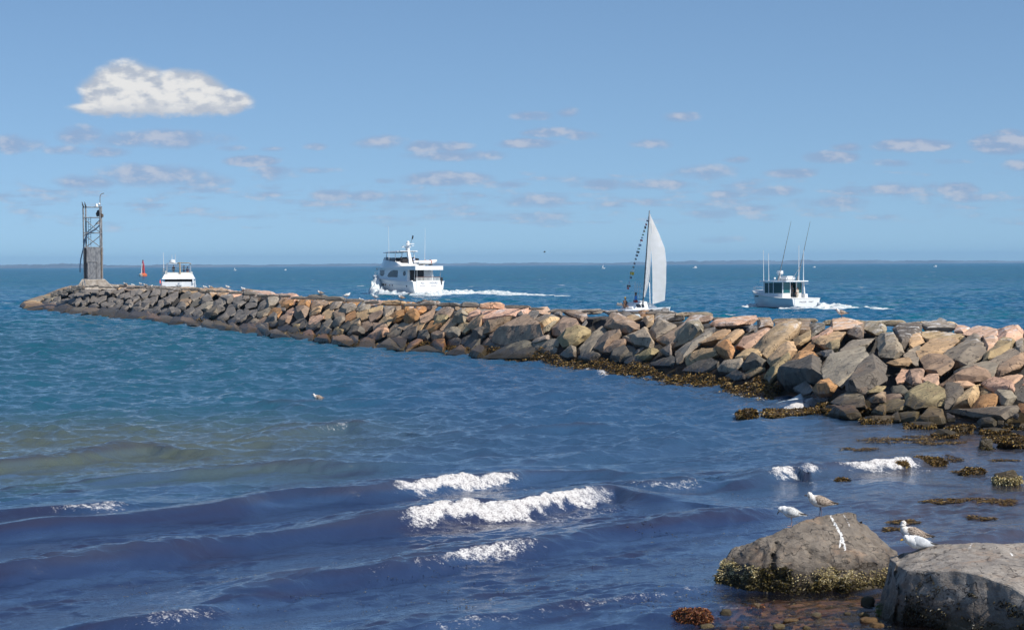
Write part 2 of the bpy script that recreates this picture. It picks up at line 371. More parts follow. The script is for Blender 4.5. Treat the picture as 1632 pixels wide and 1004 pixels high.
for line in CRESTS:
    Lp = np.array(line, float)
    for _ in range(2):                      # round the crest lines
        a_, b2 = Lp[:-1]*.75+Lp[1:]*.25, Lp[:-1]*.25+Lp[1:]*.75
        Lp = np.concatenate([Lp[:1], np.stack([a_, b2], 1).reshape(-1, 4), Lp[-1:]])
    line = Lp
    Q = np.array([at(p[0], p[1]+p[2]*10, p[2]*0.6)[:2] for p in line]); Hh = np.array([p[2] for p in line]); Ff = np.array([p[3] for p in line])
    sel = np.where((NX_ > Q[:, 0].min()-3) & (NX_ < Q[:, 0].max()+3) & (NY_ > Q[:, 1].min()-3.5) & (NY_ < Q[:, 1].max()+3.5))[0]
    if not len(sel): continue
    x, y = NX_[sel], NY_[sel]; best = np.full(len(sel), 1e9); dd = np.zeros(len(sel)); hh = np.zeros(len(sel)); ff = np.zeros(len(sel)); nxx = np.zeros(len(sel)); nyy = np.zeros(len(sel))
    for a in range(len(Q)-1):
        e = Q[a+1]-Q[a]; L2 = e@e; L = math.sqrt(L2)
        t = np.clip(((x-Q[a, 0])*e[0]+(y-Q[a, 1])*e[1])/L2, 0, 1)
        cx, cy = x-Q[a, 0]-t*e[0], y-Q[a, 1]-t*e[1]; ds = np.hypot(cx, cy); n = np.array([e[1], -e[0]])/L
        m = ds < best
        best[m] = ds[m]; dd[m] = (np.where(cx*n[0]+cy*n[1] >= 0, 1, -1)*ds)[m]
        hh[m] = (Hh[a]+t*(Hh[a+1]-Hh[a]))[m]; ff[m] = (Ff[a]+t*(Ff[a+1]-Ff[a]))[m]; nxx[m] = n[0]; nyy[m] = n[1]
    d = dd+jit[sel]*np.clip(0.4+hh, 0, 1)
    prof = np.where(d < 0, np.exp(-(d/1.25)**2), np.exp(-(d/0.36)**2))-0.10*np.exp(-((d-1.15)/.55)**2)
    hv = hh*1.08*(1+0.45*jit[sel])
    gi = near[sel]
    WZ[gi] *= (1-0.12*np.clip(hh*3, 0, 1)*np.exp(-(d/1.2)**2))
    WZ[gi] += hv*prof
    lean = 0.10*hv*np.exp(-(d/.5)**2); WX[gi] += nxx*lean; WY[gi] += nyy*lean
    jf = fbm(np.stack([x*2.3, y*2.3, np.zeros_like(x)], 1), 3)
    fm = np.clip(ff*1.12-.10+.16*jf*(ff > .02), 0, 1)*sst(d+.10*jf, -.02, .13)*(1-sst(d+.24*jf, .26, .74))
    trail = 0.40*ff*np.exp(-((d-1.1)/.7)**2)
    foam[gi] = np.maximum(foam[gi], np.maximum(fm, trail))
fi = np.where(foam > 0.05)[0]
Pf = np.stack([GX[fi], GY[fi], np.zeros(len(fi))], 1)
lump = fbm(Pf*7.5, 4)
WZ[fi] += np.clip(foam[fi]-.35, 0, 1)*(0.055*lump+0.02)
# wind-torn whitecaps out in the strait
far = np.where((GY > 190) & (GY < 3000) & (np.abs(WPX-816) < 900))[0]
Pw = np.stack([GX[far]/2.6, GY[far]/3.2, np.zeros(len(far))], 1)
wc = vnoise(Pw)*0.6+vnoise(Pw*0.23+5)*0.55
foam[far] = np.maximum(foam[far], sst(wc, 0.80, 0.93)*0.9)
ty_ = np.interp(WPX, [45, 120, 200, 400, 550, 700, 850, 1000, 1250], [490, 496, 503, 528, 546, 558, 575, 598, 637])
lapn = vnoise(np.stack([WPX/9, WPY/3, np.zeros_like(GX)], 1))*.6+vnoise(np.stack([WPX/31, np.zeros_like(GX), np.ones_like(GX)], 1))*.7
lap = np.exp(-((WPY-ty_-2.5)/2.6)**2)*sst(lapn, .05, .7)*(WPX > 45)*(WPX < 1230)*(GY < 340)*.75
foam = np.maximum(foam, lap)
# clearings where the shallow bed shows; murk colour of the water body
def blob(px, py, a, b): return np.exp(-(((WPX-px)/a)**2+((WPY-py)/b)**2)**2)
clear = np.maximum.reduce([blob(1300, 965, 165, 34), blob(1230, 1010, 150, 30), blob(1400, 1010, 120, 60), 0.6*blob(1560, 705, 110, 22), 0.45*blob(1600, 790, 110, 40)])
clear = np.clip(clear*1.15, 0, 0.92)
wn = vnoise(np.stack([GX/6, GY/9, np.zeros_like(GX)], 1))
def mixc(c, b, f): return c*(1-f[:, None])+np.array(b)[None, :]*f[:, None]
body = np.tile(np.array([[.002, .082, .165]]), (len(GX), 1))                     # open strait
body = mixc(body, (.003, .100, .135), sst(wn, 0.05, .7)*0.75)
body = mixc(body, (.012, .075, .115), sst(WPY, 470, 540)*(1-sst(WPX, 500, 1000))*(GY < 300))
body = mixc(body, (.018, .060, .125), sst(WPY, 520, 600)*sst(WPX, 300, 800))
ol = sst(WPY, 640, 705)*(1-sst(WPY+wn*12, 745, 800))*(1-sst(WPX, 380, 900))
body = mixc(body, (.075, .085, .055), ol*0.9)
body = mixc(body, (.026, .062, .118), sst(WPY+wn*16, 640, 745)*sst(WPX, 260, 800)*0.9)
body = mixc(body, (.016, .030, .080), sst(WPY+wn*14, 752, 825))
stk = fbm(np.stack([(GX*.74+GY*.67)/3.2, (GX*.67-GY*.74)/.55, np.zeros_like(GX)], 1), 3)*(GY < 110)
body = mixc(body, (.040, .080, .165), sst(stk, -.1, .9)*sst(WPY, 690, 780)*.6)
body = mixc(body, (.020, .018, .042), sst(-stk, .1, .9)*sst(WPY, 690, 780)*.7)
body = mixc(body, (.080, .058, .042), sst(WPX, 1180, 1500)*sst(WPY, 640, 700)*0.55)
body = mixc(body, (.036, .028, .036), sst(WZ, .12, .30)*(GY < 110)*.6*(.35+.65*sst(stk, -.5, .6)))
fr = (np.arange(NRW-1)[:, None]*NCL+np.arange(NCL-1)[None, :]).ravel()
Fq = np.stack([fr, fr+1, fr+NCL+1, fr+NCL], 1)
WATER_Z = WZ
m, t, b = newmat('sea_water')
an = {}
for nm in ('foam', 'clear', 'body'):
    n = t.nodes.new('ShaderNodeAttribute'); n.attribute_name = nm; an[nm] = n
g = t.nodes.new('ShaderNodeNewGeometry'); pos = g.outputs['Position']
fo = E(t, an['foam'].outputs['Fac']); cl = E(t, an['clear'].outputs['Fac'])
f1 = nnoise(t, pos, 7.0, 5, 0.7); f2 = nnoise(t, vmad(t, pos, (1, 1, 2.5), (3, 3, 0)), 22.0, 3, 0.6)
fmask = (fo*0.95+(f1-0.5)*1.3+(f2-0.5)*0.9).smooth(0.36, 0.86)*fo.smooth(0.02, 0.15)
r1 = nnoise(t, vmad(t, pos, (1.5, 1.0, 1), (0, 0, 0)), 1.5, 4, 0.62); r2 = nnoise(t, vmad(t, pos, (1.0, 0.8, 1), (9, 3, 0)), 6.0, 4, 0.65)
r3 = nnoise(t, vmad(t, pos, (1.0, 0.9, 1), (4, 3, 0)), 0.33, 4, 0.6)
ys = sep(t, pos)[1]
hgt = r1*0.085*ys.smooth(45, 115, 0.14, 1.0)+r2*0.030+r3*1.3*ys.smooth(90, 300)
bn = t.nodes.new('ShaderNodeBump'); bn.inputs['Strength'].default_value = 1.0; bn.inputs['Distance'].default_value = 1.0
lk(t, hgt, bn.inputs['Height'])
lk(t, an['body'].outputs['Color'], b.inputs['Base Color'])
b.inputs['Roughness'].default_value = 0.07; lk(t, ys.smooth(60, 200, 2.0, 1.18), b.inputs['IOR']); lk(t, bn.outputs[0], b.inputs['Normal'])
gl = t.nodes.new('ShaderNodeBsdfGlossy'); gl.inputs['Roughness'].default_value = 0.05; lk(t, bn.outputs[0], gl.inputs['Normal'])
tr = t.nodes.new('ShaderNodeBsdfTransparent'); tr.inputs[0].default_value = (.86, .72, .56, 1)
fre = t.nodes.new('ShaderNodeFresnel'); fre.inputs['IOR'].default_value = 1.37; lk(t, bn.outputs[0], fre.inputs['Normal'])
thin = t.nodes.new('ShaderNodeMixShader'); lk(t, fre.outputs[0], thin.inputs[0]); lk(t, tr.outputs[0], thin.inputs[1]); lk(t, gl.outputs[0], thin.inputs[2])
wf = nnoise(t, vmad(t, pos, (.16, .055, 0), (0, 0, 0)), 1.0, 5, .65)  # light and dark streaks painted in for lit and shaded wave faces
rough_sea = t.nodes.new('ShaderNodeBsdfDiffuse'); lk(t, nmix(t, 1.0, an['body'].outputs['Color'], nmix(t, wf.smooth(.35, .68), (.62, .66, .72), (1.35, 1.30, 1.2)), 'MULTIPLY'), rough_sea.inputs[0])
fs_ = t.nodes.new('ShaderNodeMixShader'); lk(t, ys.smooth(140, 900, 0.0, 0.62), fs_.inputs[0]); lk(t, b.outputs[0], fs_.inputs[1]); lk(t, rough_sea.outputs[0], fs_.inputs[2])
mx1 = t.nodes.new('ShaderNodeMixShader'); lk(t, cl, mx1.inputs[0]); lk(t, fs_.outputs[0], mx1.inputs[1]); lk(t, thin.outputs[0], mx1.inputs[2])
df = t.nodes.new('ShaderNodeBsdfDiffuse'); lk(t, nmix(t, (f2*.6+f1*.4).smooth(.38, .60), (.30, .275, .265), (.66, .645, .63)), df.inputs[0])
mx2 = t.nodes.new('ShaderNodeMixShader'); lk(t, fmask, mx2.inputs[0]); lk(t, mx1.outputs[0], mx2.inputs[1]); lk(t, df.outputs[0], mx2.inputs[2])
lk(t, mx2.outputs[0], t.nodes['Material Output'].inputs[0])
MAT['water'] = m
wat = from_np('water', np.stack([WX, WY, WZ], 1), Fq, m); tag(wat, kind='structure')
for nm, arr in (('foam', foam), ('clear', clear)):
    wat.data.attributes.new(nm, 'FLOAT', 'POINT').data.foreach_set('value', arr.astype(np.float32))
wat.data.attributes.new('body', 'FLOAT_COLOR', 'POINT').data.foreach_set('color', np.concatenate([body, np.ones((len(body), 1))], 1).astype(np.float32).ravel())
def sea(x, y):                              # water height at a world point
    j = int(np.clip(np.searchsorted(rows, y), 0, NRW-1)); i = int(np.clip(np.searchsorted(cols, x/y), 0, NCL-1))
    return float(WZ[j*NCL+i])

# seabed seen through the shallows
bx, by = np.meshgrid(np.linspace(-40, 45, 260), np.linspace(26, 130, 300))
P2 = np.stack([bx.ravel(), by.ravel(), np.zeros(bx.size)], 1)
bpx, bpy_ = proj(P2)
dep = 0.20+1.3*sst(-(bpx-1150)*0.004+(bpy_ < 930)*0.0, 0, 1)+0.8*sst(950-bpy_, 0, 200)*(bpx < 1500)
bz = -dep+0.05*fbm(P2*1.7, 3)+0.10*np.clip(fbm(P2*np.array([.6, .6, 1]), 2), 0, 1)
n0 = np.arange(299)[:, None]*260+np.arange(259)[None, :]; n0 = n0.ravel()
m, t, b = newmat('seabed_sand'); g = t.nodes.new('ShaderNodeNewGeometry')
na = nnoise(t, g.outputs['Position'], 2.2, 6, .65); nb_ = nnoise(t, g.outputs['Position'], 11, 4, .7)
c = nmix(t, na.smooth(.35, .65), (.17, .10, .055), (.34, .235, .145)); c = nmix(t, nb_.smooth(.5, .68)*.7, c, (.08, .04, .02)); lk(t, c, b.inputs['Base Color'])
sb = from_np('seabed', np.stack([P2[:, 0], P2[:, 1], bz], 1), np.stack([n0, n0+1, n0+261, n0+260], 1), m); tag(sb, kind='structure')

# low shore across the water, extra haze put into its paled colour
def shore(name, px0, px1, Dd, prof, col):
    m, t, b = newmat(name+'_scrub'); tcn = t.nodes.new('ShaderNodeTexCoord')
    lk(t, nmix(t, nnoise(t, vmad(t, tcn.outputs['Object'], (.004, .004, .02), (0, 0, 0)), 1.0, 5, .6).smooth(.35, .65), col, tuple(c*1.7 for c in col)), b.inputs['Base Color']); b.inputs['Roughness'].default_value = 1
    N = 520; V_ = []; xs = np.linspace(px0, px1, N)
    h = np.array([prof(x) for x in xs])*Dd/F; nz_ = fbm(np.stack([xs/23, xs*0, xs*0], 1), 5)
    nz2 = vnoise(np.stack([xs/3.1, xs*0, xs*0+3], 1))
    for k in range(5):
        Dk = Dd+k*220; s = (0, .75, 1.0, .8, 0)[k]
        for i, x in enumerate(xs):
            V_.append(((x-CW/2)/F*Dk, Dk, max(-1.0, (h[i]*(1+.22*nz_[i])+.5*nz2[i]*h[i]*.3)*s+(CAMZ-1.8)*(s > 0)*.9)))
    i0 = (np.arange(4)[:, None]*N+np.arange(N-1)[None, :]).ravel()
    tag(from_np(name, V_, np.stack([i0, i0+1, i0+N+1, i0+N], 1), m), kind='structure')
shore('hills', -350, 420, 13000, lambda x: 5.0*sst(x, -300, 60)*(1-sst(x, 130, 210)*.45)*(1-sst(x, 330, 410))+.6, (.090, .108, .120))
shore('hills', 330, 2000, 15500, lambda x: 2.4+2.2*math.exp(-((x-1090)/70)**2)+2.0*math.exp(-((x-1230)/150)**2)+1.3*math.exp(-((x-1420)/170)**2)+1.5*math.exp(-((x-690)/220)**2), (.090, .108, .120))

# ------------------------------------------------------------------ sea haze
bm = NB(); box(bm, -14000, 14000, -60, 16800, -3, 75)
hz = done('haze', bm, None); tag(hz, 'thin pale sea haze lying over the strait', 'haze', kind='stuff')
m = bpy.data.materials.new('sea_haze'); m.use_nodes = True; t = m.node_tree; t.nodes.remove(t.nodes['Principled BSDF'])
pv = t.nodes.new('ShaderNodeVolumePrincipled'); pv.inputs['Color'].default_value = (.36, .66, 1.0, 1); pv.inputs['Density'].default_value = 5.5e-5; pv.inputs['Anisotropy'].default_value = 0.1
t.links.new(pv.outputs[0], t.nodes['Material Output'].inputs['Volume']); hz.data.materials.append(m)

# ================================================================== BREAKWATER
TOE = np.array([(-40,488),(45,490),(120,496),(200,503),(400,528),(550,546),(700,558),(850,575),(1000,598),(1100,613),(1250,637),(1330,668),(1500,683),(1632,692),(1800,705)], float)
CRE = np.array([(-40,487),(45,486),(75,472),(120,458),(180,457),(300,462),(420,471),(560,481),(700,487),(850,493),(1000,498),(1150,508),(1300,513),(1500,521),(1632,530),(1800,545)], float)
ZT = 2.9
def toe(x): return np.interp(x, TOE[:, 0], TOE[:, 1])
def cre(x): return np.interp(x, CRE[:, 0], CRE[:, 1])
def zc(x): return np.interp(x, [-40, 45, 75, 120, 2000], [.15, .3, 1.4, 2.8, ZT])
def slope_pt(px, py):                       # photo pixel on the sloping face -> world
    t = (toe(px)-py)/(toe(px)-cre(px)); z = float(np.clip(zc(px)*t, 0.0, zc(px)+0.15))
    return at(px, py, z)
def blockmesh(name, pts, vox, disp, fs=1.0, seed=0.0, chips=5, crisp=True):
    crg = np.random.default_rng(int(seed*1000)+7)
    bm = NB()
    for p in pts: bm.verts.new(p)
    r = bmesh.ops.convex_hull(bm, input=bm.verts)
    bmesh.ops.delete(bm, geom=list({v for v in r['geom_interior'] if isinstance(v, bmesh.types.BMVert)} | {v for v in r['geom_unused'] if isinstance(v, bmesh.types.BMVert)}), context='VERTS')
    pa = np.array([v.co[:] for v in bm.verts]); pc = pa.mean(0)
    for _ in range(chips):                   # corners broken off by flat fractures
        n = crg.normal(0, 1, 3)+np.array([0, -.9, .35]); n /= np.linalg.norm(n); h = ((pa-pc)@n).max()
        r = bmesh.ops.bisect_plane(bm, geom=bm.verts[:]+bm.edges[:]+bm.faces[:], plane_co=pc+n*h*crg.uniform(.70, .92), plane_no=n, clear_outer=True)
        ed = [e for e in r['geom_cut'] if isinstance(e, bmesh.types.BMEdge)]
        if ed: bmesh.ops.edgenet_fill(bm, edges=ed)
    bmesh.ops.recalc_face_normals(bm, faces=bm.faces)
    if crisp:
        bmesh.ops.dissolve_limit(bm, angle_limit=R(7), verts=bm.verts, edges=bm.edges)
        bmesh.ops.bevel(bm, geom=bm.edges[:], offset=vox*.42, segments=1, affect='EDGES', clamp_overlap=True)
        for _ in range(7):
            bmesh.ops.triangulate(bm, faces=[f for f in bm.faces if len(f.verts) > 3])
            lng = [e for e in bm.edges if e.calc_length() > vox*2.1]
            if not lng: break
            bmesh.ops.subdivide_edges(bm, edges=lng, cuts=1)
        bmesh.ops.triangulate(bm, faces=[f for f in bm.faces if len(f.verts) > 3])
        m2 = bpy.data.meshes.new(name); bm.to_mesh(m2); bm.free()
    else:
        me = bpy.data.meshes.new(name); bm.to_mesh(me); bm.free()
        o = bpy.data.objects.new(name, me); COL.objects.link(o)
        md = o.modifiers.new('r', 'REMESH'); md.mode = 'VOXEL'; md.voxel_size = vox
        dg = bpy.context.evaluated_depsgraph_get(); m2 = bpy.data.meshes.new_from_object(o.evaluated_get(dg)); m2.name = name
        bpy.data.objects.remove(o); bpy.data.meshes.remove(me)
    n = len(m2.vertices); co = np.empty(n*3, np.float32); m2.vertices.foreach_get('co', co); co = co.reshape(-1, 3).astype(np.float64)
    no = np.empty(n*3, np.float32); m2.vertex_normals.foreach_get('vector', no); no = no.reshape(-1, 3)
    q = co*fs+seed
    a = fbm(q*0.9, 2); a = np.round(a*3.2+0.6*vnoise(q*1.7+9))/3.2*0.6+a*0.4      # broken ledges
    dsp = disp*(a+0.35*fbm(q*3.3+40, 3)-.5*np.clip(.25-np.abs(vnoise(q*.8+70)), 0, 1)*2)
    co = co+no*dsp[:, None]
    m2.vertices.foreach_set('co', co.astype(np.float32).ravel()); m2.update(); m2.shade_smooth(); m2.set_sharp_from_angle(angle=R(26))
    m2.materials.clear()
    return m2
TONE = dict(g=(.41,.34,.255), d=(.185,.16,.13), b=(.43,.305,.21), t=(.66,.45,.255), p=(.80,.50,.34), o=(.56,.29,.12), y=(.44,.34,.185))
TNAME = dict(g='grey', d='dark grey', b='brown grey', t='tan', p='pink', o='rusty orange', y='olive tan')
ROCKS = []                                  # (object, px, py, px size, tone, aspect)
def slope_rock(tone, poly, rr, top=False, single=True):
    poly = np.array(poly, float); c = poly.mean(0)
    W = np.array([slope_pt(*p) for p in poly]) if not top else np.array([atd(p[0], p[1], top) for p in poly])
    Cw = W.mean(0); size = np.ptp(proj(W)[0])/F*Cw[1]; hgt = np.ptp(poly[:, 1])/F*Cw[1]
    view = (Cw-np.array([0, 0, CAMZ])); view /= np.linalg.norm(view)
    s = max(0.25, min(size, hgt*1.6)); up = np.array([0, 0, 1.0])
    dn = rr.uniform(-.16, .46)                                   # where the front edge sits: low = broad lit top
    sh = np.array([rr.uniform(-.12, .24)*s, 0, -dn*hgt*.55])
    bul = s*rr.uniform(.20, .55)
    front = Cw+(W-Cw)*rr.uniform(.50, .84)+sh+(up*.50-view*.66)*bul
    if top: front = Cw+(W-Cw)*.94-view*s*.12
    rim = Cw+(W-Cw)*1.07
    back = Cw+(W-Cw)*0.80+view*s*rr.uniform(.45, .6)-up*s*.22
    pts = np.concatenate([front+rr.normal(0, .045*s, front.shape), rim, back])
    pts = pts-view*s*(rr.uniform(-.20, .34) if not top else 0)
    O = Cw.copy(); pts = pts-O
    me = blockmesh('boulder', pts, s/(17.0 if size*F/Cw[1] > 26 else 9.0), s*0.034, 1.4/s*1.3, rr.uniform(0, 60))
    o = link('boulder', me, MAT['rock']); o.location = O
    k = rr.uniform(.80, 1.16); tn = TONE[tone]
    o.color = (tn[0]*k*rr.uniform(.95, 1.06), tn[1]*k, tn[2]*k*rr.uniform(.93, 1.05), 1)
    ROCKS.append([o, c[0], c[1], np.ptp(poly[:, 0])*np.ptp(poly[:, 1]), tone, np.ptp(poly[:, 0])/max(1, np.ptp(poly[:, 1])), top])
    return o
K = dict(a=(1400,490,.2092), b=(1180,490,.2092), c=(980,480,.1593), d=(780,470,.1494))
MANUAL = {
'a': '''g 0,200 90,210 205,330 150,375 0,365|d 110,165 150,130 325,115 325,190 215,250 200,310 150,275|g 327,115 480,100 585,130 580,165 340,180|p 435,90 470,75 520,100 440,105|p 590,130 700,150 650,195 580,185|t 225,235 310,190 350,265 240,310|t 325,190 400,175 650,205 640,240 360,255|p 650,205 730,145 900,165 905,220 800,235|p 790,225 905,220 925,290 835,350|p 905,170 1000,145 1109,180 1109,220 960,275 920,240|g 170,375 320,275 300,450 250,400|t 290,330 400,245 560,230 610,260 500,350 380,340 310,385|g 485,365 720,200 775,215 825,345 700,420 560,440|b 320,395 385,355 480,370 560,450 480,500 370,490|y 775,400 985,245 1040,265 1030,310 900,365|g 1040,270 1109,230 1109,340 1060,330|g 830,410 1030,310 1105,330 900,440 885,530|b 890,470 1109,350 1109,440 890,530|g 560,490 780,420 890,440 880,530 700,470|b 450,600 560,540 760,455 830,480 865,545 720,560|p 770,590 850,545 1030,590 1030,650 880,640|p 890,540 1060,505 1109,515 1040,580|t 60,420 190,378 260,400 240,440 130,440|p 130,540 175,470 240,475 215,560 140,580|b 210,560 230,480 350,470 330,590 260,590|p 320,560 380,505 455,510 460,580 400,640|d 95,615 185,580 225,630 200,660 110,655|y 210,660 330,590 500,660 505,750 300,780 220,740|p 470,610 690,545 735,590 660,600 560,640|d 490,620 520,580 640,580 650,650 560,760 505,770|t 550,785 640,660 770,590 780,670 700,780|o 690,790 780,670 930,670 880,780|y 780,600 880,630 860,665 780,665|g 880,655 950,605 1050,690 1010,745 940,740|d 1025,590 1080,545 1150,540 1160,730 1060,700|g 520,790 750,800 1050,750 1100,770 960,850 740,835|d 750,870 860,835 915,880 880,905 780,900|t 1020,830 1045,805 1070,820 1060,850|o 1060,730 1150,735 1150,830 1080,790|y 0,730 185,688 225,770 200,790 0,800|b 0,670 130,650 210,680 200,690 0,720|d 90,840 150,795 170,865 95,870|y 155,800 310,790 300,860 170,870|y 300,860 400,755 480,780 520,870 430,900|t 505,800 580,830 585,865 520,870|d 480,970 530,935 575,960 560,990|g 905,860 960,860 950,890 910,890|p 1109,180 1180,170 1250,200 1240,290 1150,280|g 1110,240 1250,290 1240,360 1120,350|b 1112,360 1240,370 1230,470 1112,440|p 1112,520 1220,490 1240,560 1100,590''',
'b': '''b 130,100 230,85 260,150 140,160|b 260,110 370,95 380,130 280,170|t 100,305 200,225 370,118 440,190 410,230 210,380|b 415,110 530,95 530,170 450,195|d 530,115 640,120 640,160 535,230|t 405,240 530,175 530,245 435,300|p 690,105 800,92 930,115 890,165 700,170|b 810,195 940,120 935,245 890,205|g 945,110 1060,110 1109,150 1109,195 1030,200 945,165|p 545,235 690,145 700,185 640,230 560,255|t 555,255 700,180 800,190 740,260 640,300|o 435,350 550,250 560,310 440,355|y 635,290 750,250 740,325 700,320|t 200,400 400,250 430,340 390,380 230,440|y 180,530 370,365 390,410 270,470 230,570|o 320,465 500,330 600,350 520,430 360,500|d 275,530 330,470 600,390 620,560 520,500 350,590|g 600,335 700,325 720,355 640,375|g 620,460 690,365 940,280 960,400 900,490 770,590 640,540|g 750,330 850,250 1020,235 960,300 800,325|d 810,590 960,480 1070,430 1109,450 1109,560 960,650 820,640|g 940,470 1010,415 1080,420 1050,440|o 550,630 665,545 735,600 700,650 600,660|g 690,720 800,645 960,665 990,745 860,760 720,745|b 660,830 720,760 860,745 935,830 860,850|y 960,650 1010,600 1109,600 1080,640|b 980,700 1109,640 1109,720 1000,725|y 1000,800 1050,750 1109,740 1109,820|d 400,610 470,575 560,640 480,660''',
'c': '''g 60,100 170,130 80,160|t 100,165 190,130 280,170 200,200|t 280,170 390,150 385,230 320,260|o 235,100 340,90 390,150 270,165|p 340,95 460,95 470,130 390,150|g 390,180 410,130 700,120 720,165 580,190 450,210|b 690,220 760,140 980,155 960,200 800,190|g 460,85 500,58 540,85 520,110|p 950,230 1000,190 1400,145 1425,200 1200,240 1000,250|p 880,290 1000,250 1000,310 960,330|g 320,330 430,200 620,250 530,300 400,370|g 130,345 310,260 340,360 400,460 200,430|b 420,385 560,310 720,235 740,270 590,450|g 570,440 600,330 810,215 880,270 870,330 700,400|g 610,500 780,400 960,310 960,360 780,470 700,490 690,560|t 785,435 1100,270 1180,275 1090,360 980,390|t 1010,430 1150,330 1210,265 1290,320 1180,400 1060,450|p 1195,430 1290,360 1520,260 1560,285 1456,380 1330,465|o 960,490 1150,400 1200,490 1170,570 1050,520|t 690,570 800,530 950,495 1050,525 880,580 720,650|t 1200,560 1300,480 1420,470 1480,540 1290,580|y 1390,460 1470,400 1500,520|y 180,550 360,475 440,490 360,560 230,610|d 80,610 180,550 280,590 200,640|g 450,490 560,440 570,540 520,540|d 270,640 560,545 600,570 590,640 400,650|d 600,520 690,480 680,600 620,640|d 660,690 820,600 960,570 1060,620 900,710|g 1000,700 1100,590 1270,565 1280,640 1190,700|d 1270,640 1370,535 1530,610 1500,650 1300,690|y 1270,740 1400,660 1530,670 1340,770|d 0,500 120,450 190,470 180,550 60,600 0,600|g 200,500 300,470 260,500 210,530|d 1090,760 1200,700 1330,770 1200,790|b 1310,290 1360,245 1400,290 1340,310|b 1400,240 1430,270 1420,320 1390,300''',
'd': '''p 0,130 85,108 105,155 0,175|t 0,190 130,150 280,170 200,220 60,210|t 110,220 270,170 285,235 180,270|y 0,270 110,225 115,280 0,320|p 280,180 340,165 380,240 310,240|p 240,140 400,135 390,165 280,165|d 415,200 450,160 540,175 500,240 420,250|p 470,140 620,128 660,190 640,210 540,200|b 660,190 690,170 770,175 780,220 690,220|b 770,170 860,160 1000,190 1050,230 1000,270 880,190|g 870,160 1180,150 1210,190 1050,200|g 495,250 600,225 740,235 720,260 500,330|b 170,310 330,240 370,270 230,340|o 430,270 490,250 490,300 440,300|o 30,460 210,340 235,360 120,500 40,490|b 130,480 330,310 470,270 495,330 300,430 200,480|b 0,400 150,310 230,340 50,450 0,450|t 410,390 740,255 690,320 560,390|g 550,390 680,320 730,270 640,370 580,410|b 650,390 790,240 900,260 980,330 900,380 730,415|o 980,330 1030,260 1040,290 1000,340|g 280,440 380,390 445,465 390,560 320,480|d 80,580 180,500 330,460 420,510 400,580 240,610|g 440,510 500,450 640,425 650,470 480,520|g 420,545 510,490 730,465 750,530 480,610 430,590|y 730,460 850,390 1010,340 1090,400 920,520 790,550|g 540,600 650,560 720,570 725,630 600,640|g 740,635 870,535 920,560 930,650 840,670|g 970,560 1110,400 1200,325 1305,405 1190,440 1110,590 980,660|b 1120,560 1190,440 1330,410 1400,440 1350,500 1210,600|b 1240,330 1290,200 1400,210 1590,310 1600,400 1490,410|g 1210,170 1360,160 1400,215 1290,215|b 1210,600 1290,500 1450,480 1450,550 1300,610|d 1310,600 1450,550 1500,640 1400,710 1300,690|d 950,680 1120,620 1190,640 1110,720 980,720|y 0,520 60,500 110,520 0,570|g 0,340 70,330 20,390|d 0,590 90,590 60,650 0,640|g 1420,455 1560,400 1570,520 1480,490'''}
rr = np.random.default_rng(11)
for k, txt in MANUAL.items():
    x0, y0, s = K[k]
    for item in txt.split('|'):
        f = item.split(); poly = [(x0+s*float(a), y0+s*float(b_)) for a, b_ in (p.split(',') for p in f[1:])]
        slope_rock(f[0], poly, rr)

# the rest of the face: cells packed between jittered seeds, long axis rising to the right
def clip_poly(P, a, b_):                    # keep points nearer a than b
    mid = (a+b_)/2; n = b_-a; out = []
    for i in range(len(P)):
        p, q_ = P[i], P[(i+1) % len(P)]; dp, dq = (p-mid)@n, (q_-mid)@n
        if dp <= 0: out.append(p)
        if dp*dq < 0: out.append(p+(q_-p)*dp/(dp-dq))
    return out
def cell_size(x): return np.interp(x, [40, 150, 300, 500, 800], [15, 20, 27, 36, 44])
xs_ = np.linspace(30, 800, 800); us_ = np.concatenate([[0], np.cumsum(np.diff(xs_)/cell_size(xs_[1:]))])
def u_of(x): return np.interp(x, xs_, us_)
A2 = np.array([[math.cos(.55), math.sin(.55)], [-math.sin(.55)*1.55, math.cos(.55)*1.55]])*np.array([[1.0], [1.0]])
seeds = []; sr = np.random.default_rng(21)
tries = 0
while tries < 30000:
    tries += 1
    x = sr.uniform(58, 792); hy_ = toe(x)-cre(x); y = cre(x)+sr.uniform(-.03, 1.02)*hy_; cs = cell_size(x)
    p = A2@np.array([u_of(x), -y/cs*1.25])
    if all((p-s_[0])@(p-s_[0]) > sr.uniform(.50, 1.0)**2*.62 for s_ in seeds if abs(s_[1]-x) < 120): seeds.append((p, x, y))
pal = lambda x, t: sr.choice(list('gbdtpoy'), p=(np.array([.36,.20,.20,.12,.04,.04,.04]) if x < 330 else np.array([.20,.17,.06,.22,.21,.08,.06])) if t > .45 else (np.array([.34,.16,.34,.04,.02,.04,.06]) if x < 500 else np.array([.30,.18,.28,.08,.05,.05,.06])))
cells = []
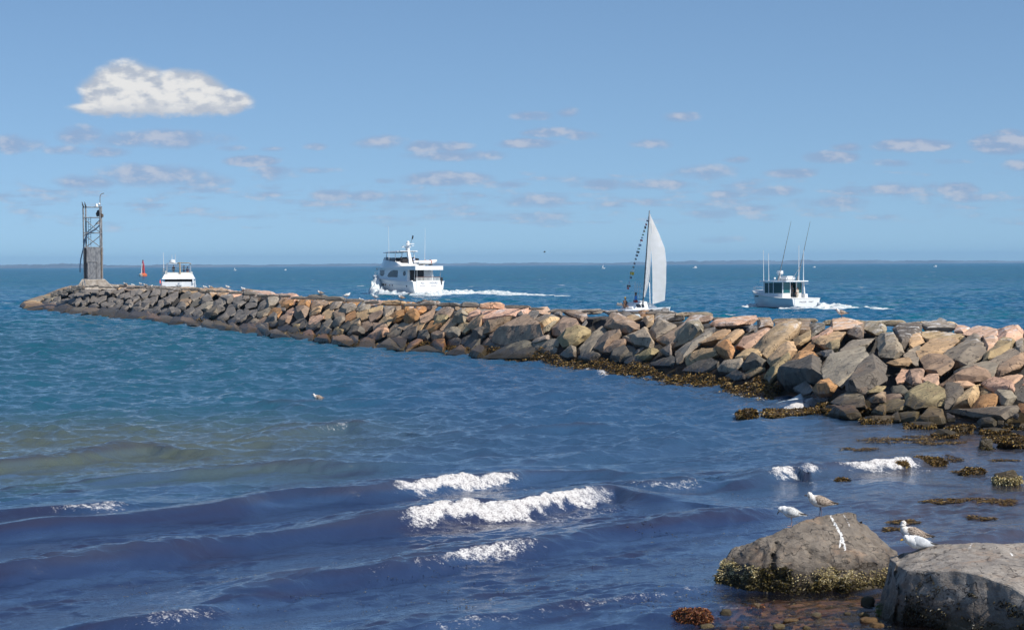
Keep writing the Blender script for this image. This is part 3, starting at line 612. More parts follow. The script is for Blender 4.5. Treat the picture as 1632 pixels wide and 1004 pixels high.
for p, x, y in seeds:
    P = [p+np.array(v)*1.6 for v in ((-1, -1), (1, -1), (1, 1), (-1, 1))]
    for q_, x2, y2 in seeds:
        if x2 == x and y2 == y or abs(x2-x) > 110: continue
        if (q_-p)@(q_-p) < 10: P = clip_poly(P, p, q_)
        if len(P) < 3: break
    if len(P) < 4: continue
    cs = cell_size(x); Ai = np.linalg.inv(A2); pix = []
    for v in P:
        v = p+(v-p)*sr.uniform(.86, 1.0)+sr.normal(0, .03, 2); w2 = Ai@(v-p)
        xx, yy = x+w2[0]*cs, y-w2[1]*cs/1.25
        pix.append((xx, min(max(yy, cre(xx)-3), toe(xx)+5)))
    pix = np.array(pix)
    if np.ptp(pix[:, 0]) < 4 or np.ptp(pix[:, 1]) < 3: continue
    t = (toe(x)-y)/(toe(x)-cre(x)); cells.append((x, y, pix, pal(x, t)))
for x, y, pix, tone in cells: slope_rock(tone, pix, rr)
# crest stones lying on the flat top of the breakwater
x = 80.0
while x < 1700:
    cs = float(np.interp(x, [80, 300, 500, 800, 1700], [9, 15, 30, 46, 90]))*rr.uniform(.6, 1.25); yc = float(cre(x+cs/2))
    hgt = cs*(rr.uniform(.10, .19) if x < 780 else rr.uniform(.05, .10)); lift = rr.uniform(-1.0, 3.0) if x < 1150 else rr.uniform(-2.5, 1.5)
    Dm = (CAMZ-zc(x+cs/2))*F/(yc-419)*(1.02+.012*rr.random())
    y1 = yc-lift+1.5; y0 = y1-hgt-1.0
    if x < 130: y0 = yc-3; y1 = yc+4
    poly = [(x, y1), (x+cs*.08, y0+hgt*.3), (x+cs*.35, y0+rr.uniform(-.5, 1)), (x+cs*.8, y0+rr.uniform(-.3, 1.5)), (x+cs, y0+hgt*.5), (x+cs*.97, y1)]
    tone = rr.choice(list('pgbt'), p=[.1, .5, .2, .2]) if x < 330 else rr.choice(list('ptgbo'), p=[.38, .25, .17, .15, .05]) if x < 800 else rr.choice(list('ptgb'), p=[.25, .2, .3, .25])
    slope_rock(tone, poly, rr, top=Dm)
    x += cs*rr.uniform(.8, 1.0)

# rubble core under the stones, coloured dark to deepen shade in the gaps
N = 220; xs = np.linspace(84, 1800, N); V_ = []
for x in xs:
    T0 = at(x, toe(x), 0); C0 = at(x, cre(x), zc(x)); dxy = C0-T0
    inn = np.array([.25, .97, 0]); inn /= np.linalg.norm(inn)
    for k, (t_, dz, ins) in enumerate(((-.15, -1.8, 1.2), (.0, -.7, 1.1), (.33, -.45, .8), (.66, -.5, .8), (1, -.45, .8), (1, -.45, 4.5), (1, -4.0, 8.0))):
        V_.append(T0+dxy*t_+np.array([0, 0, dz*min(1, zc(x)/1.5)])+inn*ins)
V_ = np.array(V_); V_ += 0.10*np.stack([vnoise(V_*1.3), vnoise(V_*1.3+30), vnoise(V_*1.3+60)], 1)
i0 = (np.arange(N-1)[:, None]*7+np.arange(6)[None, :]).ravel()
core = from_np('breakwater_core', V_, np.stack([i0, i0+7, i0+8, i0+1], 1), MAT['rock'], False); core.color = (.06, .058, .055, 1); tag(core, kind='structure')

# names, labels: the 300 that show largest stay single, the small far ones become one object
ROCKS.sort(key=lambda r: -r[3])
small = ROCKS[296:]; ROCKS = ROCKS[:296]
if small:
    bm = NB()
    VV, FF, off = [], [], 0
    me_all = bpy.data.meshes.new('small_breakwater_stones')
    mats = {}
    for r in small:
        bm2 = NB(); bm2.from_mesh(r[0].data); bm2.transform(r[0].matrix_basis); tmp = bpy.data.meshes.new('t'); bm2.to_mesh(tmp); bm2.free()
        bm.from_mesh(tmp); bpy.data.meshes.remove(tmp); bpy.data.objects.remove(r[0])
    bm.to_mesh(me_all); bm.free(); me_all.shade_smooth()
    so = link('small_breakwater_stones', me_all, MAT['rock']); so.color = (.24, .215, .19, 1)
    tag(so, 'small grey and tan stones wedged between the big boulders of the breakwater', 'stones', kind='stuff')
def where(x):
    L = [(190, 'under the steel light tower'), (245, 'below the red buoy'), (320, 'below the cabin cruiser'), (430, 'right of the cabin cruiser'), (560, 'left of the motor yacht'), (640, 'below the motor yacht bow'), (720, 'below the motor yacht stern'), (830, 'right of the motor yacht'), (960, 'left of the sailboat'), (1060, 'below the sailboat'), (1180, 'left of the fishing boat'), (1310, 'below the fishing boat'), (1420, 'right of the fishing boat'), (1530, 'near the right edge'), (9999, 'at the right edge')]
    return next(s for lim, s in L if x < lim)
def rowname(r):
    if r[6]: return 'on the crest'
    t = (toe(r[1])-r[2])/(toe(r[1])-cre(r[1]))
    return 'at the waterline' if t < .2 else 'low on the slope' if t < .42 else 'midway up the slope' if t < .66 else 'high on the slope'
from collections import defaultdict
grp = defaultdict(list)
for r in ROCKS:
    sz = 'large' if r[3] > 1900 else 'small' if r[3] < 420 else 'medium'
    shp = 'slab' if r[5] > 1.9 else 'upright block' if r[5] < .85 else 'boulder'
    grp[f'{sz} {TNAME[r[4]]} {shp} {rowname(r)} {where(r[1])}'].append(r)
ORD = ['leftmost', 'second from left', 'third from left', 'fourth from left', 'fifth from left', 'sixth from left']
for lab, rs in grp.items():
    rs.sort(key=lambda r: r[1])
    for i, r in enumerate(rs):
        l2 = lab if len(rs) == 1 else (('left' if i == 0 else 'right')+' of two: '+lab if len(rs) == 2 else (ORD[i] if i < len(rs)-1 else 'rightmost')+': '+lab)
        tag(r[0], l2, 'boulder', 'boulders piled in the breakwater')

# ------------------------------------------------------------------ seaweed blades
def weedmat(name, a, b_, c_):
    m, t, b = newmat(name); g = t.nodes.new('ShaderNodeNewGeometry'); rn = E(t, g.outputs['Random Per Island'])
    n = nnoise(t, g.outputs['Position'], 3.0, 4, .6)
    c = nmix(t, (rn*0.6+n*0.8-0.2).smooth(.2, .75), a, b_); c = nmix(t, rn.smooth(.82, .9), c, c_)
    lk(t, c, b.inputs['Base Color']); b.inputs['Roughness'].default_value = .45; b.inputs['Specular IOR Level'].default_value = .4
    return m
MAT['weed'] = weedmat('golden_brown_weed', (.038, .023, .008), (.18, .102, .024), (.36, .24, .07))
MAT['weed_dark'] = weedmat('dark_olive_weed', (.022, .018, .008), (.10, .075, .02), (.2, .16, .06))
MAT['weed_pale'] = weedmat('bleached_weed', (.34, .265, .105), (.62, .51, .27), (.74, .66, .42))
MAT['weed_red'] = weedmat('red_brown_weed', (.07, .022, .012), (.24, .085, .035), (.35, .16, .05))
def blades(P, Nn, ln, wd, rg, droop=.6, flat=False):    # many small tapering leaves -> verts, faces
    n = len(P); a = rg.uniform(0, 6.283, n); up = np.array([0, 0, 1.0])
    tdir = np.stack([np.cos(a), np.sin(a), np.zeros(n)], 1)
    d = Nn*rg.uniform(.2, 1.0, (n, 1))+tdir*.9-up*rg.uniform(0, droop, (n, 1)); d /= np.linalg.norm(d, axis=1)[:, None]
    sd_ = np.cross(d, up+rg.normal(0, .12, (n, 3)) if flat else rg.normal(0, 1, (n, 3))); sd_ /= np.linalg.norm(sd_, axis=1)[:, None]+1e-9
    L = ln*rg.uniform(.5, 1.3, (n, 1)); W = wd*rg.uniform(.6, 1.4, (n, 1))
    mid = P+d*L*.55+Nn*L*.12; tip = P+d*L-up*L*.25*droop
    V_ = np.stack([P-sd_*W*.4, P+sd_*W*.4, mid+sd_*W*.6, tip, mid-sd_*W*.6], 1).reshape(-1, 3)
    i = np.arange(n)[:, None]*5
    return V_, np.concatenate([i+np.array([[0, 1, 2, 3]]), i+np.array([[0, 3, 4, 4]])], 0)[:, :4]
def blade_obj(name, V_, F_, mat, parent=None):
    n = len(V_)//5; me = bpy.data.meshes.new(name); me.from_pydata(V_.tolist(), [], [(5*i, 5*i+1, 5*i+2, 5*i+3, 5*i+4) for i in range(n)])
    return link(name, me, mat, parent)
# weed skirt along the waterline of the breakwater
wr = np.random.default_rng(5); PP, NNs, DK = [], [], []
xx = 60.0
while xx < 1236:
    cs = np.interp(xx, [60, 400, 780, 1335], [.0, .35, .9, 1.5]); n = int(np.interp(xx, [60, 400, 780, 1335], [16, 50, 100, 120]))
    pat = vnoise(np.array([[xx/31, 2.2, 0]]))[0]+.5*vnoise(np.array([[xx/9, 7, 0]]))[0]
    hmax = np.interp(xx, [60, 500, 800, 1335], [.40, .42, .45, .50])*(1+.7*pat)
    for _ in range(n):
        x = xx+wr.uniform(0, 4); z = wr.uniform(-.08, max(.1, hmax)); p = at(x, toe(x), 0)
        q1 = slope_pt(x, toe(x)-z/zc(x)*(toe(x)-cre(x))); p = q1*1.0; p[2] = z*.9
        off = np.array([-.25, -.97, 0])*(.20+.5*(1-z/max(.3, hmax))*wr.uniform(.3, 1)); PP.append(p+off+np.array([-.25, -.97, 0])*wr.uniform(0, 1)*np.interp(x, [60, 700, 900], [1.7, .9, 0])+np.array([0, 0, .05])); NNs.append((-.2, -.6, .75))
    xx += 4
PP = np.array(PP); NNs = np.array(NNs)
PP += 0.12*np.stack([vnoise(PP*3), vnoise(PP*3+20), vnoise(PP*3+40)], 1)
V_, F_ = blades(PP, NNs, .14, .036, wr)
tag(blade_obj('rockweed', V_, F_, MAT['weed']), 'golden brown rockweed skirt along the waterline of the breakwater', 'seaweed', kind='stuff')

# ================================================================== FOREGROUND BOULDERS
def big_rock(name, pts, label, col, vox, disp, carve=None, streaks=(), fs=1.0, seed=3.0, chips=14):
    W = np.array([atd(*p) for p in pts]); O = W.mean(0); O[2] = 0
    me = blockmesh(name, W-O, vox, disp, fs, seed, chips)
    n = len(me.vertices); co = np.empty(n*3, np.float32); me.vertices.foreach_get('co', co); co = co.reshape(-1, 3).astype(float)+O
    px, py = proj(co)
    if carve:
        for (line, wd, dp) in carve:
            for (ax, ay), (bx_, by_) in zip(line, line[1:]):
                L2 = (bx_-ax)**2+(by_-ay)**2; tt = np.clip(((px-ax)*(bx_-ax)+(py-ay)*(by_-ay))/L2, 0, 1)
                dist = np.hypot(px-ax-tt*(bx_-ax), py-ay-tt*(by_-ay))+2.0*vnoise(co*5)
                f = np.clip(1-dist/wd, 0, 1)**.7*(co[:, 1] < O[1]+.6)
                co[:, 1] += dp*f; co[:, 2] -= dp*.08*f
        me.vertices.foreach_set('co', (co-O).astype(np.float32).ravel()); me.update()
    g = np.zeros(n)
    for line, wd, amt in streaks:
        for (ax, ay), (bx_, by_) in zip(line, line[1:]):
            L2 = (bx_-ax)**2+(by_-ay)**2; tt = np.clip(((px-ax)*(bx_-ax)+(py-ay)*(by_-ay))/L2, 0, 1)
            dist = np.hypot(px-ax-tt*(bx_-ax), py-ay-tt*(by_-ay)); g = np.maximum(g, amt*np.clip(1.25-dist/wd, 0, 1))
    g *= (co[:, 1] < O[1]+0.9)
    me.attributes.new('guano', 'FLOAT', 'POINT').data.foreach_set('value', g.astype(np.float32))
    o = link(name, me, MAT['boulder']); o.location = O; o.color = col+(1,)
    no = np.empty(n*3, np.float32); me.vertex_normals.foreach_get('vector', no)
    return tag(o, label, 'boulder'), co, no.reshape(-1, 3), px, py
A_PTS = [(1300,824,40.3),(1338,817,40.5),(1362,822,40.6),(1240,845,40.1),(1180,866,40.0),(1163,876,39.9),(1146,902,39.8),(1141,922,39.7),
 (1215,938,39.0),(1290,946,38.8),(1400,944,39.1),(1432,934,39.7),(1428,884,40.3),(1396,850,40.7),(1352,868,39.5),(1300,872,39.5),(1238,872,39.6),(1222,905,39.3),(1390,902,39.3),
 (1150,960,39.6),(1290,990,38.7),(1410,985,39.1),(1300,836,42.2),(1400,880,42.4),(1190,880,41.8),(1180,925,42)]
MAT['weed_shade'] = weedmat('shade_dark_weed', (.010, .009, .006), (.035, .028, .014), (.08, .065, .03))
bA, coA, noA, pxA, pyA = big_rock('boulder', A_PTS, 'pointed grey brown boulder with a white streak and pale weed band', (.235,.20,.165), .030, .085,
  [([(1238, 868), (1233, 886), (1231, 905)], 5, .16), ([(1228, 903), (1240, 915), (1258, 925)], 7, .12), ([(1330, 866), (1322, 895), (1340, 930)], 2.5, .05), ([(1190, 870), (1196, 895)], 2.5, .04), ([(1262, 846), (1290, 880), (1296, 925)], 2.2, .05), ([(1296, 925), (1345, 912), (1400, 900)], 2.2, .05)],
  [([(1324, 822), (1332, 838), (1340, 850), (1344, 862), (1347, 876)], 2.4, .9), ([(1326, 826), (1336, 842)], 3, .6), ([(1343, 818), (1349, 826), (1354, 838)], 2.2, .6), ([(1341, 855), (1338, 872)], 2.5, .7)], 1.9, 5.0)
B_PTS = [(1434,888,36.6),(1500,868,36.8),(1632,858,37.0),(1770,862,37.0),(1830,905,36.4),(1460,921,35.0),(1532,922,34.3),(1585,948,33.7),(1642,985,33.2),(1725,1030,32.8),
 (1414,886,36.9),(1408,930,36.8),(1397,972,36.6),(1393,1010,36.5),(1400,1045,36.5),(1425,1004,36.9),(1500,1006,37.1),(1575,1007,37.1),(1720,1010,37.0),(1640,900,39.5),(1780,920,39.5),(1480,900,38.9),(1450,1000,38.9)]
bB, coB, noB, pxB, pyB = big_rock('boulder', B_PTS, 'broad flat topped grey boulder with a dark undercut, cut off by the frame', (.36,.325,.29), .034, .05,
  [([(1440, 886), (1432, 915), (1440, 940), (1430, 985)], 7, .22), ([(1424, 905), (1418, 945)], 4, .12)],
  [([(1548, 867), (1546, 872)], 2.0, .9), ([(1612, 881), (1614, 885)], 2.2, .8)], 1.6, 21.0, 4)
tr_ = np.random.default_rng(9)
def tufts(parent, co, no, sel, n, ln, wd, mat, name='weed_fringe', droop=.6):
    idx = np.where(sel)[0]; idx = tr_.choice(idx, n); P = co[idx]+tr_.normal(0, .012, (n, 3))
    V_, F_ = blades(P, no[idx].astype(float), ln, wd, tr_, droop)
    return blade_obj(name, V_-np.array(parent.location), F_, mat, parent)
nzA = fbm(coA*2.2, 3)
tufts(bA, coA, noA, (coA[:, 2] < .36+.12*nzA) & (coA[:, 2] > .12+.05*nzA) & (coA[:, 1] < 40.6) & ~((pxA > 1212) & (pxA < 1262) & (pyA > 905)), 6500, .040, .010, MAT['weed_pale'])
tufts(bA, coA, noA, (coA[:, 2] < .20+.06*nzA) & (coA[:, 2] > -.05) & (coA[:, 1] < 40.6), 4200, .07, .018, MAT['weed_dark'])
tufts(bA, coA, noA, (coA[:, 2] < .38+.10*nzA) & (coA[:, 2] > .0) & (pxA > 1212) & (pxA < 1262) & (pyA > 905), 1300, .06, .017, MAT['weed_dark'])
nzB = fbm(coB*2.0, 3)
tufts(bB, coB, noB, (coB[:, 2] < .60+.26*nzB) & (noB[:, 2] < .12) & (noB[:, 1] < -.25) & (coB[:, 2] > -.15) & (coB[:, 1] < 37.6) & (pxB > 1436), 9000, .05, .018, MAT['weed_shade'], 'weed_fringe', .9)  # weed under the overhang, spread and blackened to deepen the shade there
tufts(bB, coB, noB, (pxB > 1398) & (pxB < 1432) & (pyB > 950) & (pyB < 985) & (coB[:, 1] < 37.6) & (nzB > -.1), 260, .035, .012, weedmat('green_algae', (.05, .09, .015), (.16, .22, .05), (.3, .34, .1)), 'green_algae')['kind'] = 'stuff'

# ------------------------------------------------------------------ weed covered rocks and loose stones in the shallows
def hull_stone(px, py, wpx, hpx, z0, rg, name, mat, col=None, flat=.8):
    """stone whose foot is at pixel (px, py) on the plane z0, wpx wide and hpx high"""
    O = at(px, py, z0); s = O[1]/F; w_, h_ = wpx*s/2, hpx*s
    pts = []
    for _ in range(26):
        v = rg.normal(0, 1, 3); v /= np.linalg.norm(v); v = np.sign(v)*np.abs(v)**.72
        pts.append((v[0]*w_*.95, v[1]*w_*flat+w_*flat*.75, max(-.3*h_-.12, v[2]*h_*.62+h_*.36)))
    me = blockmesh(name, pts, max(w_/12, .012), w_*.05, .8/max(w_, .1), rg.uniform(0, 60), 3, name != 'cobble')
    o = link(name, me, mat); o.location = O
    if col: o.color = col+(1,)
    return o
def surf(o):
    me = o.data; n = len(me.vertices); co = np.empty(n*3, np.float32); me.vertices.foreach_get('co', co); no = np.empty(n*3, np.float32); me.vertex_normals.foreach_get('vector', no)
    return co.reshape(-1, 3).astype(float)+np.array(o.location), no.reshape(-1, 3).astype(float)
sg = np.random.default_rng(31)
WEEDY = [ # px, foot py, width, height, tone, weed material, weed share, label
 (1262,663,108,9,'o','weed',1.0,'long low golden weed mound in front of the breaking splash'),
 (1190,665,34,13,'o','weed',1.0,'small golden weed mound left of the splash'),
 (1258,626,50,12,'d','weed',1.0,'weed hung rock behind the white splash by the breakwater foot'),
 (1350,664,74,24,'b','weed',.45,'purple grey rock with golden weed skirt at the breakwater foot'),
 (1322,657,44,14,'o','weed',1.0,'rounded golden weed clump right of the long weed mound'),
 (1423,748,62,14,'o','weed',1.0,'golden weed clump in front of the right breaking wavelet'),
 (1483,742,60,13,'o','weed',.95,'weed patch right of the golden weed clump beyond the wavelet'),
 (1573,718,24,21,'d','weed_dark',.12,'dark upright stone standing in the weedy shallows'),
 (1622,716,54,22,'b','weed',.7,'weed topped stone at the right edge of the shallows'),
 (1510,698,42,16,'d','weed',.3,'low dark stone awash left of the shallow foam'),
 (1608,773,46,26,'y','weed_pale',.5,'barnacled stone with weed at the right edge of the shallows'),
 (1345,769,22,7,'o','weed',1.0,'tiny weed tuft awash above the standing gull'),
 (1553,757,38,12,'b','weed',.8,'small weedy stone left of the barnacled stone'),
 (738,979,60,11,'o','weed',1.0,'lone brown weed mound in the bottom centre shallows'),
 (1104,994,66,24,'b','weed_red',1.0,'red brown weed covered rock in the lower shallows'),
 (1204,971,26,13,'o','weed_red',.5,'rusty pebble in the brown water under the pointed boulder'),
 (1408,676,64,15,'b','weed',.5,'low brown stone with weed edge below the leftmost dark blocks'),
 (1470,684,58,13,'d','weed',.6,'dark wet stone with weed below the olive rocks'),
 (1537,690,56,12,'b','weed',.7,'wet weedy stone in front of the long flat slab'),
 (1590,692,50,12,'d','weed',.6,'dark weedy stone right of the wet one below the slab'),
 (1625,686,44,14,'b','weed',.5,'brown wet stone at the right edge under the slab'),
 (1375,664,40,13,'o','weed',.9,'rusty weed clump at the foot of the grey rock by the splash'),
 (1600,706,70,9,'o','weed',1.0,'wide flat golden weed bed near the right edge'),
]
for px, py, w_, h_, tone, wm, share, lab in WEEDY:
    o = hull_stone(px, py, w_, h_, 0.0, sg, 'weedy_rock', MAT['rock'], TONE[tone]); o.location.z -= .02
    tag(o, lab, 'weedy rock', 'weed covered rocks in the shallows')
    co, no = surf(o); s = o.location.y/F*1.0; n = int(w_*h_*share*2.2)+40
    zt = co[:, 2].max(); sel = (co[:, 2] > -.1) & (no[:, 2] > -.4) & ((share > .6) | (co[:, 2] < zt*(.25+share*.6)))
    k = s*5.5; tufts(o, co, no, sel, n, k, k*.26, MAT[wm], 'weed', .9)
# flat rafts of golden weed lying on the surface
RAFT = [(1415,703,105,9),(1460,698,90,9),(1500,706,80,8),(1520,690,60,8),(1370,716,60,7),(1545,752,60,8),(1600,736,60,8),(1590,800,60,9),(1565,825,50,8),(1440,834,50,8),(1425,845,34,5),(1500,800,70,6),(1540,795,60,8),(1520,733,30,5)]
for i, (px, py, w_, h_) in enumerate(RAFT):
    n = int(w_*h_*1.9); q = []
    for _ in range(n):
        r = math.sqrt(sg.random()); a = sg.uniform(0, 6.28); q.append(at(px+r*math.cos(a)*w_/2+sg.normal(0, 2), py+r*math.sin(a)*h_/2, 0))
    q = np.array(q); q += 0.0; keep = vnoise(q*1.6)+.05 > 0; q = q[keep] if keep.sum() > 20 else q
    for p in q: p[2] = sea(p[0], p[1])+.02+.02*sg.random()
    c = q.mean(0); V_, F_ = blades(q, np.tile([[0, -.1, .2]], (len(q), 1)), .10, .026, sg, .25, True)
    o = blade_obj('floating_weed', V_-c, F_, MAT['weed']); o.location = c
    pl = ('left of' if px < 1573 else 'right of')+' the dark upright stone' if py < 740 else 'behind the sitting gulls'
    WPOS = ['long strip nearest the breakwater', 'middle strip', 'right strip', 'upper strip close to the flat slab', 'faint left strip', 'ragged patch', 'patch', 'patch far right, nearest', 'patch lower right', 'patch left', 'smallest patch left', 'thin streak', 'broken patch', 'tiny scrap']
    tag(o, f'golden weed raft, {WPOS[i]}, {pl}', 'seaweed', 'weed rafts in the shallows')
# scattered flecks of weed drifting over the near water
fl = []
for (x0, x1, y0, y1, n) in ((1150, 1632, 690, 870, 220), (560, 1130, 885, 985, 120), (200, 620, 900, 1004, 60), (1000, 1180, 850, 980, 90), (1120, 1420, 945, 1004, 160)):
    while n > 0:
        x, y = sg.uniform(x0, x1), sg.uniform(y0, y1)
        if vnoise(np.array([[x/38, y/7, 1]]))[0] > .0 or sg.random() < .12:
            for _ in range(sg.integers(1, 6)): 
                p = at(x+sg.normal(0, 9), y+sg.normal(0, .5), 0); p[2] = sea(p[0], p[1])+.012; fl.append(p)
            n -= 1
fl = np.array(fl); V_, F_ = blades(fl, np.tile([[0, -.05, .10]], (len(fl), 1)), .05, .017, sg, .1, True)
tag(blade_obj('drifting_weed', V_, F_, MAT['weed_dark']), 'small dark flecks of seaweed drifting over the near water', 'seaweed', kind='stuff')
# cobbles
COB = [(1157,986,22,16,'d','dark rust topped cobble right of the red brown weed rock'),(1127,1003,25,9,'y','smooth olive cobble at the bottom edge'),(1190,1003,12,6,'y','little yellowish cobble at the bottom edge'),
 (1205,972,25,11,'o','weathered orange cobble below the pointed boulder'),(1384,967,26,17,'d','dark barnacled cobble beside the broad boulder'),(1382,942,22,9,'d','small dark cobble tucked under the pointed boulder'),
 (1351,981,14,6,'d','tiny dark pebble in the brown pool'),(1378,984,20,9,'y','yellow olive pebble left of the broad boulder'),(1386,994,38,10,'o','flat reddish cobble beneath the broad boulder'),
 (1400,1001,30,9,'o','bright orange cobble at the corner of the broad boulder'),(1242,1003,24,9,'y','pale olive cobble on the bottom edge, middle of the pool'),(1286,1003,15,6,'y','yellow green pebble on the bottom edge'),(1302,985,18,9,'g','grey pebble in the middle of the brown pool'),
 (1340,998,16,5,'o','rusty pebble low in the brown pool'),(1262,993,30,6,'o','flat red brown pebble in the pool'),(1608,676,14,10,'y','pale round cobble under the long flat slab'),(1594,684,14,6,'g','pale grey cobble beside the dark stone by the slab')]
for px, py, w_, h_, tone, lab in COB:
    o = hull_stone(px, py, w_, h_, -.03, sg, 'cobble', MAT['cobble'], TONE[tone]); tag(o, lab, 'cobble', 'cobbles along the water edge')
bm = NB(); me_p = bpy.data.meshes.new('pebbles')
pv = []
for _ in range(230):
    x, y = sg.uniform(1120, 1430), sg.uniform(940, 1010)
    p = at(x, y, -.14); r = sg.uniform(.02, .07); bmesh.ops.create_icosphere(bm, subdivisions=2, radius=r, matrix=Matrix.Translation(p) @ Matrix.Rotation(sg.uniform(0, 3), 4, 'Z') @ Matrix.Diagonal((1.3, .9, .7, 1)))
for v in bm.verts: v.co += Vector(v.co*9.0).normalized()*0 + v.normal*.012*mnoise.noise(v.co*14)
po = done('pebbles', bm, MAT['cobble'], None, True); po.color = (.30, .20, .11, 1); tag(po, 'brown pebbles lying under the shallow water', 'pebbles', kind='stuff')

# ================================================================== GULLS
def gull_mats(kind):
    return {'adult': (MAT['g_white'], MAT['g_grey'], MAT['black'], MAT['g_yellow'], MAT['g_pink']), 'young': (MAT['g_pale'], MAT['g_brown'], MAT['g_dark'], MAT['g_bill'], MAT['g_leg']),
            'mixed': (MAT['g_white'], MAT['g_speck'], MAT['g_dark'], MAT['g_bill'], MAT['g_pink'])}[kind]
MAT.update(g_white=mottle('white_feathers', (.70, .69, .67), (.80, .79, .77), 30), g_grey=mottle('pale_grey_feathers', (.42, .43, .45), (.55, .56, .57), 24),
 g_pale=mottle('pale_streaked_feathers', (.36, .29, .24), (.72, .68, .63), 38, .30, .52), g_brown=mottle('mottled_brown_feathers', (.09, .06, .045), (.46, .37, .29), 46, .38, .60, .8, (1.0, 1.6, 1.6)),
 g_speck=mottle('lightly_speckled_feathers', (.40, .38, .35), (.70, .69, .66), 26, .36, .58), g_dark=mottle('dark_flight_feathers', (.022, .018, .016), (.07, .05, .04), 20),
 g_yellow=plain('yellow_bill', (.68, .36, .02), .4), g_bill=plain('dusky_bill', (.10, .075, .07), .5), g_pink=plain('pale_pink_legs', (.50, .33, .29), .5), g_leg=plain('greyish_legs', (.20, .15, .17), .5))
def ring(c, ax, ry, rz, n=12):
    ax = Vector(ax).normalized(); sd_ = Vector((0, 0, 1)).cross(ax)
    sd_ = sd_.normalized() if sd_.length > 1e-3 else Vector((0, 1, 0)); up = ax.cross(sd_)
    return [Vector(c)+sd_*math.cos(a)*ry+up*math.sin(a)*rz for a in [i*2*math.pi/n for i in range(n)]]
def gull(kind, loc, rz, label, pose='stand', head=0.0, bow=0.0, s=1.0, stretch=-.022, group='gulls', sub=2):
    wm, km, dm, bm_, lm = gull_mats(kind)
    root = empty('gull', loc, rz, label, 'gull', group); root.scale = (s*1.02, s*1.2, s*1.27)
    h = 0.0 if pose == 'stand' else -.125 if pose == 'sit' else -.175
    sp = [(-.30, .185, .030, .006), (-.24, .193, .042, .016), (-.17, .203, .058, .040), (-.09, .212, .078, .068), (-.01, .222, .088, .084), (.07, .236, .086, .086), (.125, .258, .068, .070), (.155, .286+stretch*.4, .060, .062), (.168, .320+stretch, .053, .054), (.182, .342+stretch, .050, .049), (.203, .349+stretch, .044, .043), (.224, .345+stretch, .028, .028), (.238, .340+stretch, .012, .012)]
    P = [Vector((x, 0, z+h)) for x, z, *_ in sp]
    piv = P[8].copy()
    Rm = Matrix.Rotation(head, 3, 'Z') @ Matrix.Rotation(bow, 3, 'Y')
    for i in range(8, len(P)): P[i] = piv+Rm @ (P[i]-piv)+Vector((bow*.035, 0, -abs(bow)*.03))
    bm = NB(); rings = []
    for i, p in enumerate(P):
        ax = P[min(i+1, len(P)-1)]-P[max(i-1, 0)]; rings.append(ring(p, ax, sp[i][2], sp[i][3], 14))
    loft(bm, rings); bmesh.ops.subdivide_edges(bm, edges=bm.edges[:], cuts=1, smooth=.4, use_grid_fill=True) if sub > 1 else None
    body = done('body', bm, wm, root, True)
    tip = P[-1]; bd = (Rm @ Vector((1, 0, -.10))).normalized(); bm = NB()
    b0 = tip-bd*.010; loft(bm, [ring(b0, bd, .0125, .0145, 8), ring(b0+bd*.030, bd, .0095, .0115, 8), ring(b0+bd*.048+Vector((0, 0, .001)), bd, .008, .0105, 8), ring(b0+bd*.060-Vector((0, 0, .007)), bd, .002, .003, 8)])
    done('bill', bm, bm_, root, True)
    for sgn in (1, -1):
        c = P[10]+Rm @ Vector((.004, sgn*.042, .007)); bm = NB(); ball(bm, c, .0062, (1, .5, 1), 8, 6); done('eye', bm, MAT['black'], root, True)
        wn_ = [(.10, .262, .058, .012, .038), (.04, .264, .080, .016, .062), (-.04, .250, .086, .016, .066), (-.12, .232, .074, .014, .054), (-.20, .215, .052, .011, .034), (-.27, .204, .030, .007, .018)]
        rs = []
        for x, z, y, ry, rz_ in wn_: rs.append([Vector((x, sgn*(y+ry*math.cos(a)-.30*rz_*max(0, math.sin(a))*1.0), z+h+rz_*math.sin(a)-.008)) for a in [k*2*math.pi/12 for k in range(12)]])
        bm = NB(); loft(bm, rs); wg = done('wing', bm, km, root, True)
        rs = []
        for x, z, y, ry, rz_ in [(-.13, .220, .066, .008, .030), (-.22, .208, .046, .009, .022), (-.30, .199, .022, .006, .012), (-.365, .194, .006, .003, .004)]: rs.append([Vector((x, sgn*(y+ry*math.cos(a)), z+h+rz_*math.sin(a))) for a in [k*2*math.pi/10 for k in range(10)]])
        bm = NB(); loft(bm, rs); done('flight_feathers', bm, dm, wg, True)
    bm = NB(); loft(bm, [[Vector((x, y, z+h)) for y, z in ((-w_, .187+dz), (w_, .187+dz), (w_, .182+dz), (-w_, .182+dz))] for x, w_, dz in ((-.20, .030, .004), (-.29, .042, 0), (-.335, .046, -.002))])
    done('tail', bm, dm if kind == 'young' else wm, root, False)
    if pose == 'stand':
        for sgn in (1, -1):
            bm = NB(); y = sgn*.034; off = -.012 if sgn > 0 else .012
            tube(bm, (-.005, y, .165), (-.022+off, y, .075), .0115, .0065, 8); tube(bm, (-.022+off, y, .075), (-.005+off, y, .006), .0065, .006, 8); ball(bm, (-.022+off, y, .075), .008)
            f0 = [(-.015+off, y, .010), (.065+off, y-.030, .002), (.075+off, y, .002), (.065+off, y+.030, .002)]
            top = [bm.verts.new(p) for p in f0]; bot = [bm.verts.new((p[0], p[1], -.004)) for p in f0]
            bm.faces.new(top); bm.faces.new(bot[::-1])
            for i in range(4): bm.faces.new((top[i], bot[i], bot[(i+1) % 4], top[(i+1) % 4]))
            done('leg', bm, lm, root, False)
    return root
